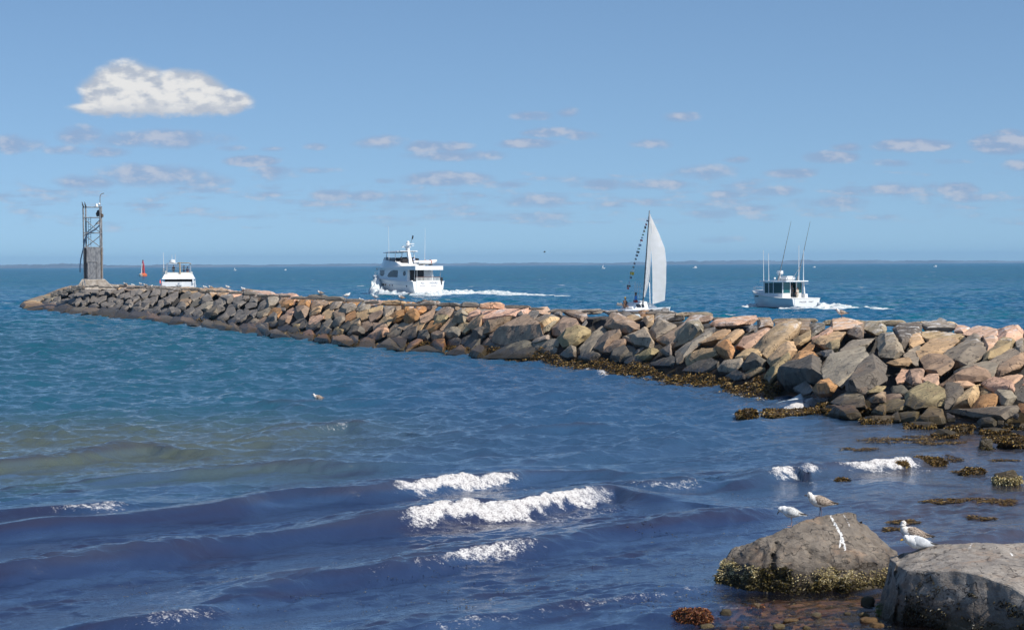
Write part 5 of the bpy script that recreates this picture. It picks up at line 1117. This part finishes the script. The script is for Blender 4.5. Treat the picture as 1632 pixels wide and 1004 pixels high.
# ---------------------------------------------------------------- sport fishing boat
def fishing_boat():
    o = at(1285, 490.5, 0); a = R(55); root = empty('fishing_boat', o, math.pi-a, 'white fishing boat with wheelhouse, radar and tall outriggers', 'fishing boat')
    L, B = 9.4, 4.7
    bm = NB(); sheer, beam = hull(bm, L, B, 1.22, 2.15, 1.1, -.5, 2.3, .92); h = done('hull', bm, MAT['white'], root, True)
    def rub(bm):
        for sg_ in (1, -1): path(bm, [(x, sg_*(beam(x)+.02), sheer(x)-.05) for x in np.linspace(0, L+.7, 14)], .06, 6)
        path(bm, [(-.02, y, 1.20) for y in (-2.1, 2.1)], .06, 6)
    P1('gunwale', h, 'offwhite', rub)
    P1('transom', h, 'white', lambda bm: box(bm, -.05, .04, -2.06, 2.06, .05, 1.17), bev=.03)
    text('name_lettering', 'MAGGIE', .30, 'letterd', h, (-.06, .62, .74), STERN); text('name_lettering', 'MARY', .30, 'letterd', h, (-.06, -.78, .74), STERN)
    P1('deck', root, 'offwhite', lambda bm: loft(bm, [[Vector((x, y, sheer(x)-.06-dz)) for y, dz in ((-beam(x)+.05, 0), (beam(x)-.05, 0), (beam(x)-.05, .1), (-beam(x)+.05, .1))] for x in np.linspace(2.2, L+.7, 12)]))
    P1('hawse_port', h, 'black', lambda bm: box(bm, 7.4, 8.0, 1.62, 1.72, 1.36, 1.5))
    P1('foredeck_trunk', root, 'white', lambda bm: loft(bm, [[Vector((x, -w_, z0)), Vector((x, w_, z0)), Vector((x, w_*.8, z1)), Vector((x, -w_*.8, z1))] for x, w_, z0, z1 in ((6.0, 1.6, 1.4, 2.1), (8.0, 1.2, 1.6, 2.2), (9.3, .6, 1.9, 2.25))]), bev=.06)
    # wheelhouse: low walls, pillars, glass, open back with door
    wh = P1('wheelhouse', root, 'white', lambda bm: (box(bm, 2.6, 6.3, 1.62, 1.72, 1.1, 1.85), box(bm, 2.6, 6.3, -1.72, -1.62, 1.1, 1.85), box(bm, 6.2, 6.32, -1.62, 1.62, 1.1, 2.05), box(bm, 2.6, 2.7, .35, 1.62, 1.1, 1.85), box(bm, 2.6, 2.7, -1.62, -.75, 1.1, 1.85)))
    for x, y in ((2.65, 1.66), (2.65, .36), (2.65, -.72), (2.65, -1.66), (4.4, 1.66), (4.4, -1.66), (6.1, 1.66), (6.1, -1.66)): P1('pillar', wh, 'white', lambda bm: box(bm, x-.05, x+.05, y-.05, y+.05, 1.8, 3.32))
    for y0, y1 in ((.42, 1.6), (-1.6, -.78)): P1('aft_window', wh, 'green_glass', lambda bm: box(bm, 2.63, 2.67, y0, y1, 1.86, 3.2))
    for y in (1.66, -1.66):
        for x0, x1 in ((2.72, 4.34), (4.46, 6.04)): P1('side_window', wh, 'green_glass', lambda bm: box(bm, x0, x1, y-.02, y+.02, 1.86, 3.2))
    P1('windscreen', wh, 'green_glass', lambda bm: [box(bm, 6.08, 6.12, y-.48, y+.48, 2.06, 3.2) for y in (-1.05, 0, 1.05)])
    P1('console', root, 'dark', lambda bm: (box(bm, 4.9, 5.9, -1.5, 1.5, 1.1, 2.1), box(bm, 3.0, 3.6, .0, .34, 1.1, 1.9)), bev=.05)
    P1('roof', root, 'white', lambda bm: loft(bm, [[Vector((x, -w_, 3.32)), Vector((x, w_, 3.32)), Vector((x, w_*.97, 3.46)), Vector((x, -w_*.97, 3.46))] for x, w_ in ((1.7, 1.95), (4, 2.0), (6.9, 1.85))]), bev=.04)
    P1('life_raft', root, 'white', lambda bm: (box(bm, 3.0, 4.4, -.95, .55, 3.47, 4.05),), bev=.14)
    rd = P1('radar_mast', root, 'white', lambda bm: (tube(bm, (4.6, .35, 3.4), (4.6, .35, 4.35), .12, .10), box(bm, 4.4, 4.8, .1, .6, 4.2, 4.3)))
    P1('radar_dome', rd, 'white', lambda bm: tube(bm, (4.6, .35, 4.35), (4.6, .35, 4.75), .42, .40, 18), True)
    P1('lamp', root, 'white', lambda bm: ball(bm, (4.9, 1.0, 3.75), .14), True)
    for x, y, z, tx, ty, tz in ((6.2, 1.75, 1.3, 6.2, 1.8, 7.4), (5.2, 1.75, 1.3, 5.2, 1.8, 7.0), (2.4, -.9, 3.4, 2.3, -.85, 8.0), (1.9, -1.25, 3.4, 1.8, -1.2, 7.4)): P1('antenna', root, 'white', lambda bm: tube(bm, (x, y, z), (tx, ty, tz), .06, .028, 8))
    for y, dy in ((1.6, -.5), (-1.7, -.5)): P1('outrigger', root, 'galv', lambda bm: (tube(bm, (3.6, y, 3.4), (2.9, y+dy*.35, 6.0), .06, .045, 8), tube(bm, (2.9, y+dy*.35, 6.0), (1.6, y+dy*.98, 11.1), .045, .02, 8), tube(bm, (3.6, y, 3.3), (3.5, y-.04, 4.0), .11)))
    P1('stay', root, 'steel', lambda bm: tube(bm, (3.0, -.3, 3.6), (2.2, -1.0, 5.3), .04, .03, 6))
    P1('stern_seat', root, 'white', lambda bm: (box(bm, 1.6, 2.1, -1.75, -1.25, 1.0, 1.75), tube(bm, (2.2, -1.75, 1.2), (2.4, -1.72, 3.35), .12, .10)), bev=.05)
    P1('bow_rail', root, 'steel', lambda bm: [path(bm, [(x, sg_*(beam(x)-.1), sheer(x)+.6) for x in np.linspace(7.0, L+.6, 6)], .025, 5) for sg_ in (1, -1)] and [tube(bm, (x, sg_*(beam(x)-.1), sheer(x)-.05), (x, sg_*(beam(x)-.1), sheer(x)+.6), .022, .022, 5) for x in np.linspace(7.0, L+.6, 5) for sg_ in (1, -1)])
    bpy.context.view_layer.update()
    rz = root.rotation_euler.z
    person(W_(root, (4.1, .15, 1.1)), rz, 'person in dark clothes steering inside the fishing boat wheelhouse', 'black', 'navy', arms='fwd')
    person(W_(root, (3.4, -.55, 1.1)), rz+R(150), 'person in grey shirt and dark cap standing under the fishing boat roof', 'grey', 'grey', cap='navy')
    person(W_(root, (2.2, -.5, .85)), rz+R(10), 'brown haired person in cream top at the fishing boat wheelhouse opening', 'cream', 'cream', s=.95)
    cw_ = R(180)-a; f2 = np.array([math.cos(cw_), math.sin(cw_)]); s2 = np.array([-f2[1], f2[0]]); ow = o[:2]
    q1, q2, q3 = at(1180, 490, 0), at(1192, 489.5, 0), at(1203, 489, 0)
    foam_pile('bow_wave', [(*q1[:2], .6, .15), (*q2[:2], 1.0, .55), (*q3[:2], 1.0, .8), (*(q3[:2]+np.array([.6, 1.0])), .5, .3)], 'small white bow wave left of the fishing boat', 15.0)
    sp = [at(x, y, 0) for x, y in ((1248, 491.5), (1276, 492.5), (1304, 492), (1316, 491), (1330, 491), (1345, 491.5), (1362, 491.5), (1385, 492), (1420, 493), (1445, 493))]
    foam_pile('wake', [(p[0], p[1], w2, h2) for p, w2, h2 in zip(sp, (.6, .9, 1.2, 2, 2.2, 2, 1.5, 1.6, 1.0, .6), (.25, .35, .45, .8, .75, .5, .25, .4, .15, .06))], 'white wake trailing to the right of the fishing boat', 23.0)
fishing_boat()

# ---------------------------------------------------------------- sailboat
def sailboat():
    Dm = 225.0; s = Dm/F; o = atd(1003, 421+5.7/s, Dm); o[2] = 0; a = R(38); root = empty('sailboat', o, a, 'small white sailboat dressed with a string of signal flags', 'sailboat')
    L, B = 6.4, 2.5
    O = np.array(o)
    def loc(px, py, d=0.0):                 # boat coordinates of a point seen at a pixel at depth Dm+d
        p = atd(px, py, Dm+d)-O; c, s_ = math.cos(a), math.sin(a); return Vector((c*p[0]+s_*p[1], -s_*p[0]+c*p[1], p[2]))
    bm = NB(); sheer, beam = hull(bm, L, B, 1.20, 1.35, .7, -.4, 2.0, .9); h = done('hull', bm, MAT['white'], root, True); h.location.x = -1.6
    P1('rubbing_strake', h, 'navy', lambda bm: [path(bm, [(x, sg_*(beam(x)+.015), sheer(x)-.14) for x in np.linspace(0, L+.4, 12)], .035, 5) for sg_ in (1, -1)])
    cb = P1('cabin', root, 'white', lambda bm: loft(bm, [[Vector((x, -w_, 1.2)), Vector((x, w_, 1.2)), Vector((x, w_*.75, z1)), Vector((x, 0, z1+.10)), Vector((x, -w_*.75, z1))] for x, w_, z1 in ((-.35, 1.05, 1.35), (.05, 1.05, 1.82), (1.6, 1.0, 1.95), (2.4, .8, 1.75), (3.6, .35, 1.32))]), bev=.05)
    for x0, x1 in ((.15, .70), (.86, 1.15)): P1('cabin_window', cb, 'glass', lambda bm: loft(bm, [[Vector((x, -1.055+.12, 1.58)), Vector((x, -.875, 1.70)), Vector((x, -.90, 1.72)), Vector((x, -1.02, 1.58))] if False else [Vector((x, -1.035, 1.42)), Vector((x, -.86, 1.72)), Vector((x, -.80, 1.72)), Vector((x, -.98, 1.42))] for x in (x0, x1)]))
    P1('tiller_seat', root, 'offwhite', lambda bm: box(bm, -1.5, -.4, -.95, .95, 1.0, 1.16))
    mb, mt = loc(1024.5, 487), loc(1035, 336)
    mast = P1('mast', root, 'galv', lambda bm: tube(bm, mb, mt, .075, .05, 10))
    P1('spreader', mast, 'steel', lambda bm: tube(bm, loc(1029.5, 412), loc(1036, 412), .03))
    def sail(bm, A, Bp, belly, n=16, m_=8, d0=0.0):  # two edges given as pixel lists top -> bottom
        g = []
        for i in range(n+1):
            f = i/n; ra = [np.interp(f, np.linspace(0, 1, len(A)), [q_[k] for q_ in A]) for k in (0, 1)]; rb = [np.interp(f, np.linspace(0, 1, len(Bp)), [q_[k] for q_ in Bp]) for k in (0, 1)]
            g.append([bm.verts.new(loc(ra[0]+(rb[0]-ra[0])*j/m_, ra[1]+(rb[1]-ra[1])*j/m_, belly*math.sin(math.pi*j/m_)*math.sin(math.pi*min(1, f*.9+.1))**.6+1.6*j/m_+d0)) for j in range(m_+1)])
        for i in range(n):
            for j in range(m_): bm.faces.new((g[i][j], g[i][j+1], g[i+1][j+1], g[i+1][j]))
        r = bmesh.ops.solidify(bm, geom=bm.faces[:], thickness=.012)
    P1('mainsail', root, 'sail', lambda bm: sail(bm, [(1035.5, 342), (1033, 380), (1030.5, 420), (1028, 455), (1026, 473)], [(1037, 342), (1038, 380), (1037, 420), (1034, 452), (1028, 474)], -.1, 14, 5, -1.6), True)
    P1('genoa', root, 'sail', lambda bm: sail(bm, [(1036.5, 345), (1038, 365), (1037.5, 395), (1039.2, 420), (1039.8, 450), (1040, 485)], [(1038, 346), (1051, 374), (1059.5, 396), (1062, 418), (1061.5, 450), (1059.5, 479)], -.22, 20, 9), True)
    P1('genoa', root, 'sail', lambda bm: sail(bm, [(1036.5, 347), (1038, 360), (1038.5, 372)], [(1038, 347), (1042, 356), (1046, 372)], -.3, 8, 4), True)
    P1('forestay', root, 'steel', lambda bm: (tube(bm, loc(1034.8, 340), loc(1037, 488, -1), .014), tube(bm, loc(1035, 450), loc(1036, 488, -1), .018)))
    P1('stern_frame', root, 'steel', lambda bm: [tube(bm, loc(x, 489), loc(x+1.2, y), .025) for x, y in ((1011, 449), (1014.5, 452), (1019, 451))] and tube(bm, loc(1012, 457), loc(1021, 457), .02))
    # dressing line with signal flags
    pA, pB = (1033.5, 345), (999.5, 462)
    line = lambda f: (pA[0]+(pB[0]-pA[0])*f-1.0*math.sin(math.pi*f), pA[1]+(pB[1]-pA[1])*f)
    P1('flag_line', root, 'steel', lambda bm: path(bm, [loc(*line(f)) for f in np.linspace(0, 1, 12)], .015, 5))
    FL = [(.06, 'navy', 3, 2.4), (.11, 'red', 3, 3), (.15, 'black', 3.2, 4), (.20, 'canvas', 3.2, 3), (.25, 'greenc', 3.4, 2), (.29, 'lightblue', 3.4, 2), (.325, 'red', 4.2, 3), (.39, 'lightblue', 4.5, 3.6), (.44, 'greenc', 4.6, 1.6), (.485, 'grey', 5, 3.4), (.53, 'navy', 4, 3), (.58, 'black', 3, 2.6), (.64, 'navy', 3, 3.2), (.69, 'black', 3, 2.4), (.735, 'white', 6, 2), (.775, 'yellow', 6.4, 5), (.83, 'navy', 3.4, 3.4), (.90, 'lightblue', 2.4, 3.5), (.945, 'brown', 6, 3), (.975, 'red', 3.4, 3.6)]
    for k, (f, mt_, w_, hh) in enumerate(FL):
        x, y = line(f)
        def fl(bm):
            q_ = [(x-w_*.35, y-hh/2), (x+w_*.65, y-hh/2+.7), (x+w_*.6, y+hh/2+.5), (x-w_*.35, y+hh/2)]
            loft(bm, [[loc(*c, d) for c in q_] for d in (.02, .06)])
        P1('signal_flag', root, mt_, fl)
    bpy.context.view_layer.update()
    pz = W_(root, (-.55, .05, 0)); 
    person((*atd(1013.5, 480, Dm)[:2], 1.05), R(200), 'person in blue shirt and red shorts standing in the sailboat cockpit', 'blue', 'coral', arms='out', skin='darkskin', s=1.0)
    person((*atd(996.5, 480, Dm)[:2], 1.02), R(-40), 'person with yellow cap sitting low at the sailboat stern', 'brown', 'brown', True, 'darkskin', cap='yellow', s=1.0)
    P1('folded_sail', root, 'grey', lambda bm: [tube(bm, loc(983+5*i, 484-abs(i-.5)*1.2+1), loc(989+5*i, 486+i), .16, .13, 9) for i in range(2)], True)

m, t, b = newmat('sail_cloth'); tcn = t.nodes.new('ShaderNodeTexCoord'); n = nnoise(t, vmad(t, tcn.outputs['Object'], (1, 1, 3), (0, 0, 0)), .8, 3, .5)
lk(t, nmix(t, n.smooth(.4, .6), (.88, .87, .85), (.92, .91, .90)), b.inputs['Base Color']); b.inputs['Roughness'].default_value = .8
tl = t.nodes.new('ShaderNodeBsdfTranslucent'); tl.inputs[0].default_value = (.75, .74, .7, 1); ms = t.nodes.new('ShaderNodeMixShader'); ms.inputs[0].default_value = .10
lk(t, b.outputs[0], ms.inputs[1]); lk(t, tl.outputs[0], ms.inputs[2]); lk(t, ms.outputs[0], t.nodes['Material Output'].inputs[0]); MAT['sail'] = m
sailboat()

# ---------------------------------------------------------------- cabin cruiser seen from astern
def cabin_cruiser():
    Dm = 420.0; o = atd(284, 466, Dm); o[2] = 0; root = empty('cabin_cruiser', o, R(96), 'white cabin cruiser seen from astern beyond the breakwater', 'cabin cruiser'); root.scale = (1.1, 1.3, 1.0)
    L, B = 11.0, 4.9
    bm = NB(); sheer, beam = hull(bm, L, B, 2.0, 2.5, 1.2, -.5, 2.3, .93); h = done('hull', bm, MAT['white'], root, True)
    P1('transom', h, 'white', lambda bm: box(bm, -.06, .05, -2.3, 2.3, .6, 2.0), bev=.05)
    P1('transom_recess', h, 'grey', lambda bm: box(bm, -.09, -.02, .2, 1.9, 1.05, 1.75)); P1('transom_recess', h, 'grey', lambda bm: box(bm, -.09, -.02, -2.0, -.6, 1.3, 1.75))
    P1('swim_platform', h, 'white', lambda bm: box(bm, -1.2, 0, -2.55, 2.55, .95, 1.12), bev=.05)
    P1('ensign', root, 'coral', lambda bm: (tube(bm, (.1, 2.35, 2.0), (-.4, 2.5, 3.4), .03), loft(bm, [[Vector((-.3, 2.45, 3.3)), Vector((-.5, 2.62, 3.0)), Vector((-.5, 2.55, 2.5)), Vector((-.25, 2.42, 2.7))], [Vector((-.27, 2.45, 3.3)), Vector((-.47, 2.62, 3.0)), Vector((-.47, 2.55, 2.5)), Vector((-.22, 2.42, 2.7))]])))
    P1('cockpit_coaming', root, 'white', lambda bm: (box(bm, 0, .25, -2.35, 2.35, 1.95, 2.85), box(bm, .2, 3.0, 2.1, 2.35, 1.95, 3.0), box(bm, .2, 3.0, -2.35, -2.1, 1.95, 3.0)), bev=.08)
    P1('outboard_bracket', root, 'white', lambda bm: (box(bm, -.3, 0, -.55, -.15, 2.2, 2.85), tube(bm, (-.1, -2.1, 2.5), (-.1, -2.1, 3.3), .14, .10), tube(bm, (-.1, -2.45, 2.0), (-.1, -2.4, 3.2), .06)), bev=.04)
    P1('cabin', root, 'white', lambda bm: loft(bm, [[Vector((x, -w_, 2.0)), Vector((x, w_, 2.0)), Vector((x, w_*.92, 3.5)), Vector((x, -w_*.92, 3.5))] for x, w_ in ((3.0, 2.15), (6.5, 2.1), (8.5, 1.5))]), bev=.05)
    P1('aft_bulkhead', root, 'dark', lambda bm: box(bm, 2.9, 2.98, -1.95, 1.5, 2.1, 3.25)); P1('cabin_door', root, 'glass', lambda bm: box(bm, 2.9, 2.98, 1.55, 1.95, 2.1, 3.3))
    P1('flybridge', root, 'white', lambda bm: loft(bm, [[Vector((x+dx, y, z)) for y, z, dx in ((-w_, 3.35, 0), (w_, 3.35, 0), (w_*.84, 4.25, .55), (-w_*.84, 4.25, .55))] for x, w_ in ((.6, 2.35), (4.0, 2.35), (6.4, 1.9))]), bev=.07)
    P1('flybridge_coaming', root, 'offwhite', lambda bm: (box(bm, 1.6, 1.75, -1.75, 1.65, 4.2, 4.6), box(bm, 1.7, 5.4, 1.75, 1.9, 4.2, 4.9), box(bm, 1.7, 5.4, -1.9, -1.75, 4.2, 4.7)), bev=.05)
    def frame(bm):
        for x in (1.8, 4.8):
            for y in (1.75, -1.7): tube(bm, (x, y, 4.3), (x, y*.95, 6.3), .045)
            path(bm, [(x, y, 6.3) for y in (-1.65, 1.7)], .04)
        path(bm, [(1.8, y, 5.2) for y in (-1.65, 1.7)], .03); [path(bm, [(1.8, y, 6.3), (4.8, y, 6.3)], .04) for y in (-1.65, 1.68)]
    P1('top_frame', root, 'steel', frame)
    P1('sun_top', root, 'canvas', lambda bm: loft(bm, [[Vector((x, -1.8, 6.15)), Vector((x, -1.5, 6.42)), Vector((x, .1, 6.46)), Vector((x, .1, 6.36)), Vector((x, -1.5, 6.3))] for x in (1.6, 5.0)])); P1('mast', root, 'canvas', lambda bm: (tube(bm, (1.5, -.25, 3.9), (1.5, -.2, 6.5), .13, .1),))
    P1('radar_arch', root, 'white', lambda bm: (box(bm, 2.2, 2.7, -.1, 1.3, 6.15, 6.42), tube(bm, (2.5, .9, 6.42), (2.5, .9, 6.95), .42, .36, 14)), bev=.04)
    P1('side_stair', root, 'grey', lambda bm: [box(bm, 1.3, 1.9, 1.85, 2.3, 3.4+.45*i, 3.5+.45*i) for i in range(5)])
    P1('antenna', root, 'white', lambda bm: tube(bm, (2.2, 2.1, 4.6), (2.2, 2.15, 8.3), .06, .025, 6)); P1('antenna', root, 'white', lambda bm: tube(bm, (2.6, .5, 6.4), (2.6, .45, 8.0), .04, .02, 6)); P1('antenna', root, 'white', lambda bm: tube(bm, (2.6, .9, 6.4), (2.6, .95, 7.9), .04, .02, 6))
    bpy.context.view_layer.update(); rz = root.rotation_euler.z
    person(W_(root, (3.2, .75, 4.15)), rz, 'person standing left under the cabin cruiser radar arch', 'brown', 'grey', s=.97)
    person(W_(root, (3.0, -.75, 4.05)), rz+R(90), 'person in black standing right of the cabin cruiser mast', 'black', 'navy', s=1.0)
    person(W_(root, (3.2, -1.25, 4.25)), rz+R(180), 'person in navy sitting at the right corner of the cruiser flybridge', 'navy', 'navy', True)
cabin_cruiser()

# ---------------------------------------------------------------- light tower on the breakwater head
def tower():
    Dm = 300.0; s = Dm/F
    def w(px, py, d=0.0): return Vector(atd(px, py, Dm+d))
    c0 = w(150, 456); base = empty('concrete_base', c0, 0, 'stained beige concrete base block under the light tower', 'concrete base')
    L0 = lambda px, py, d=0.0: w(px, py, d)-c0
    P1('block', base, 'concrete', lambda bm: (loft(bm, [[L0(x0, y, d0), L0(x1, y, d0), L0(x1+1, y, d1), L0(x0+3, y, d1)] for y, x0, x1, d0, d1 in ((461, 122, 182, -1.6, 2.2), (459, 122, 181, -1.5, 2.2), (446, 130, 167, -1.3, 1.9), (445, 131, 166, -1.2, 1.8))]),), bev=.05)
    P1('conduit', base, 'hose', lambda bm: path(bm, [L0(134, 446, -1.5), L0(135.5, 452, -1.8), L0(135, 461, -1.9)], .05, 6))
    root = empty('light_tower', w(148, 445), 0, 'steel lattice navigation light tower with a boxed grey lower half', 'tower'); c1 = root.location.copy()
    T = lambda px, py, d=0.0: w(px, py, d)-c1
    XL, XR = (133.5, 136.2), (159.2, 162.3); DF, DB = -1.05, 1.15
    legs = [((134.6, 445, DF), (132.4, 330.5, DF)), ((138, 445, DB), (136.6, 330.5, DB)), ((161, 445, DF), (159.0, 329, DF)), ((163.3, 445, DB), (161.4, 329, DB))]
    for p, q_ in legs: P1('leg', root, 'galv', lambda bm: tube(bm, T(*p), T(*q_), .105, .10, 8))
    def lp(i, y): (x0, y0, d), (x1, y1, _) = legs[i]; f = (y-y0)/(y1-y0); return T(x0+(x1-x0)*f, y, d)
    def brace(bm):
        for y in (330.5, 347, 371.5, 394.5):
            for i, j in ((0, 2), (1, 3), (0, 1), (2, 3)): tube(bm, lp(i, y), lp(j, y), .07, .07, 6)
        for i, j, y0, y1 in ((0, 2, 348, 371), (2, 0, 360, 376), (0, 2, 374, 394), (1, 3, 372, 350), (1, 3, 394, 374), (2, 3, 371, 348), (0, 1, 394, 372)): tube(bm, lp(i, y0), lp(j, y1), .05, .05, 6)
    P1('bracing', root, 'galv', brace)
    P1('ladder', root, 'galv', lambda bm: ([tube(bm, T(x, 394, .9), T(x-.5, 348, .9), .03, .03, 5) for x in (141, 145)], [tube(bm, T(141-.2, y, .9), T(145-.2, y, .9), .025, .025, 5) for y in range(350, 394, 4)]))
    P1('platform', root, 'galv', lambda bm: loft(bm, [[T(133, 347.5, DF), T(160, 347.5, DF), T(162, 347.5, DB), T(137, 347.5, DB)], [T(133, 346.6, DF), T(160, 346.6, DF), T(162, 346.6, DB), T(137, 346.6, DB)]]))
    bx_ = P1('equipment_box', root, 'panel', lambda bm: loft(bm, [[T(134.8, y, DF-.14), T(162.0, y, DF-.14), T(164.3, y, DB+.1), T(138.2, y, DB+.1)] for y in (444.6, 395)]), bev=.02)
    P1('side_shade_strip', bx_, 'black', lambda bm: loft(bm, [[T(134.7, y, DF-.16), T(138.1, y, DF-.175), T(138.1, y, DF-.155), T(134.7, y, DF-.145)] for y in (444, 395.6)]))  # black strip standing in for the shaded left side of the box
    dr = P1('door', bx_, 'panel', lambda bm: loft(bm, [[T(140, y, DF-.20), T(153, y, DF-.20), T(153, y, DF-.15), T(140, y, DF-.15)] for y in (444, 418)]), bev=.015)
    P1('door_brace', dr, 'galv', lambda bm: (path(bm, [T(140, 444, -1.27), T(140, 417.5, -1.27), T(154, 417.5, -1.27), T(154, 444, -1.27)], .045, 5), tube(bm, T(141, 443, -1.27), T(153, 427, -1.27), .03, .03, 5)))
    P1('edge_trim', bx_, 'rust', lambda bm: [tube(bm, T(162.1, 444, DF-.15), T(161.7, 395, DF-.15), .07, .07, 6)])
    P1('lantern', root, 'white', lambda bm: (tube(bm, T(154, 330), T(154, 327), .22, .2, 12), tube(bm, T(154, 327), T(154, 324.8), .16, .08, 12), ball(bm, T(158, 325.5), .16)), True)
    P1('day_board', root, 'black', lambda bm: loft(bm, [[T(152.6, 341, d), T(155, 335.5, d), T(157.5, 334.3, d), T(158.5, 340, d), T(158, 345, d), T(154, 345.5, d)] for d in (-.9, -.8)]))
    P1('solar_panel', root, 'panel', lambda bm: loft(bm, [[T(151, 357.5, -.9+d), T(158.5, 350.5, -.2+d), T(158.8, 358, -.2+d)] for d in (0, .12)]))
    P1('nest_rust', root, 'rust', lambda bm: ([tube(bm, T(161+random.uniform(-1, 2.5), 344+random.uniform(-4, 3), random.uniform(-.8, .6)), T(163+random.uniform(-1, 2.5), 345+random.uniform(-4, 3), random.uniform(-.8, .6)), .035, .02, 5) for _ in range(26)]))
    P1('gooseneck_pole', root, 'galv', lambda bm: path(bm, [T(159.5, 332), T(159.5, 314), T(160, 311.5), T(161.5, 309.5), T(163.5, 308.6), T(166, 308.3)], .055, 7))
    P1('cable', root, 'hose', lambda bm: path(bm, [T(158.8, 359, -1.1), T(152, 366, -1.3), T(145, 370, -1.4), T(139, 374, -1.45), T(135.5, 382, -1.5), T(132.5, 398, -1.5), T(129, 412, -1.5), T(127.6, 424, -1.5), T(127.8, 434, -1.5)], .085, 7))
    for px, lab in ((131.8, 'left one of two black cormorants on the tower top'), (135.8, 'right one of two black cormorants on the tower top')):
        g = empty('cormorant', w(px, 330.0, -1.05), R(150), lab, 'cormorant', 'cormorants on the tower'); g.scale = (1.15,)*3
        P1('body', g, 'black', lambda bm: loft(bm, [ring((x, 0, z), (dx, 0, dz), r, r*1.0, 10) for x, z, r, dx, dz in ((-.22, -.10, .012, .6, 1), (-.14, .02, .05, .6, 1), (-.06, .14, .085, .5, 1), (.0, .26, .09, .3, 1), (.03, .36, .06, .2, 1), (.045, .44, .035, .2, 1), (.06, .51, .033, .6, 1), (.10, .55, .036, 1, .4), (.14, .555, .02, 1, 0))]), True)
        P1('bill', g, 'yellow', lambda bm: tube(bm, (.135, 0, .555), (.205, 0, .56), .013, .006, 6)); P1('leg', g, 'black', lambda bm: (tube(bm, (-.03, .04, .12), (0, .045, .0), .018, .014, 6))); P1('leg', g, 'black', lambda bm: (tube(bm, (-.03, -.04, .12), (0, -.045, .0), .018, .014, 6)))
tower()

# ---------------------------------------------------------------- buoy
def buoy():
    p = at(228, 440.5, 0); s = p[1]/F*1.12; root = empty('buoy', p, R(20), 'red and white channel buoy with a lattice cage and lantern', 'buoy')
    k = s
    P1('float', root, 'orange', lambda bm: loft(bm, [ring((0, 0, z*k), (0, 0, 1), r*k, r*k, 20) for z, r in ((-2, 4.2), (0, 5.6), (1.2, 5.8), (3.0, 5.6), (4.4, 3.6))]), True)
    P1('float_panel', root, 'cream', lambda bm: loft(bm, [ring((-1.1*k, -.5*k, z*k), (0, 0, 1), r*k, r*k, 20) for z, r in ((0, 4.9), (1.2, 5.1), (2.8, 4.9), (4.1, 3.0))]), True)
    for i in range(4):
        q_ = i*math.pi/2+.5; P1('cage_leg', root, 'white' if i in (1, 2) else 'red', lambda bm: tube(bm, (2.9*k*math.cos(q_), 2.9*k*math.sin(q_), 3*k), (1.7*k*math.cos(q_), 1.7*k*math.sin(q_), 18*k), .6*k, .5*k, 6))
    P1('radar_reflector', root, 'red', lambda bm: (box(bm, -1.9*k, 1.9*k, -.2*k, .2*k, 9*k, 16.5*k), box(bm, -.2*k, .2*k, -1.9*k, 1.9*k, 9*k, 16.5*k), tube(bm, (0, 0, 3.5*k), (0, 0, 9*k), 1.0*k, .8*k, 8)))
    P1('lantern', root, 'red', lambda bm: (tube(bm, (0, 0, 17.5*k), (0, 0, 20*k), 1.4*k, 1.2*k, 12), tube(bm, (0, 0, 20*k), (0, 0, 22.5*k), .8*k, .9*k, 12))); P1('lens', root, 'black', lambda bm: ball(bm, (0, 0, 22.6*k), .95*k), True)
buoy()

# ---------------------------------------------------------------- distant craft on the horizon
for i, (px, py, w_, h_, kind, lab) in enumerate([(1108, 422.5, 8, 3.2, 'm', 'tiny white motorboat on the horizon right of the sailboat'), (962, 423, 6, 4.5, 's', 'tiny white sail on the horizon left of the sailboat'), (1491, 418.3, 6, 2.6, 'm', 'tiny white motorboat on the horizon at far right'), (1298, 419.3, 5, 2.0, 'm', 'tiny white motorboat on the horizon behind the outriggers'), (375, 425, 4, 2.5, 's', 'tiny pale sail on the horizon right of the cruiser'), (455, 425, 4, 2.0, 'm', 'tiny white boat on the horizon, left of the yacht')]):
    Dm = 2900.0; k = Dm/F; p = atd(px, py, Dm); p[2] = 0; root = empty('distant_boat', p, 0, lab, 'boat', 'boats on the horizon')
    bm = NB(); hull(bm, w_*k*.8, 2.6, .9, 1.3, w_*k*.12, -.3, 2.2, .9, 8); hh = done('hull', bm, MAT['white'], root, True); hh.location.x = -w_*k/2
    if kind == 'm': P1('cabin', root, 'white', lambda bm: box(bm, -w_*k*.15, w_*k*.25, -.9, .9, 1.0, h_*k), bev=.1)
    else: P1('sail', root, 'sail', lambda bm: loft(bm, [[Vector((-.2, 0, 1.5)), Vector((-2.0, .4, 1.6)), Vector((-.3, 0, h_*k+2))], [Vector((-.2, .04, 1.5)), Vector((-2.0, .44, 1.6)), Vector((-.3, .04, h_*k+2))]]))
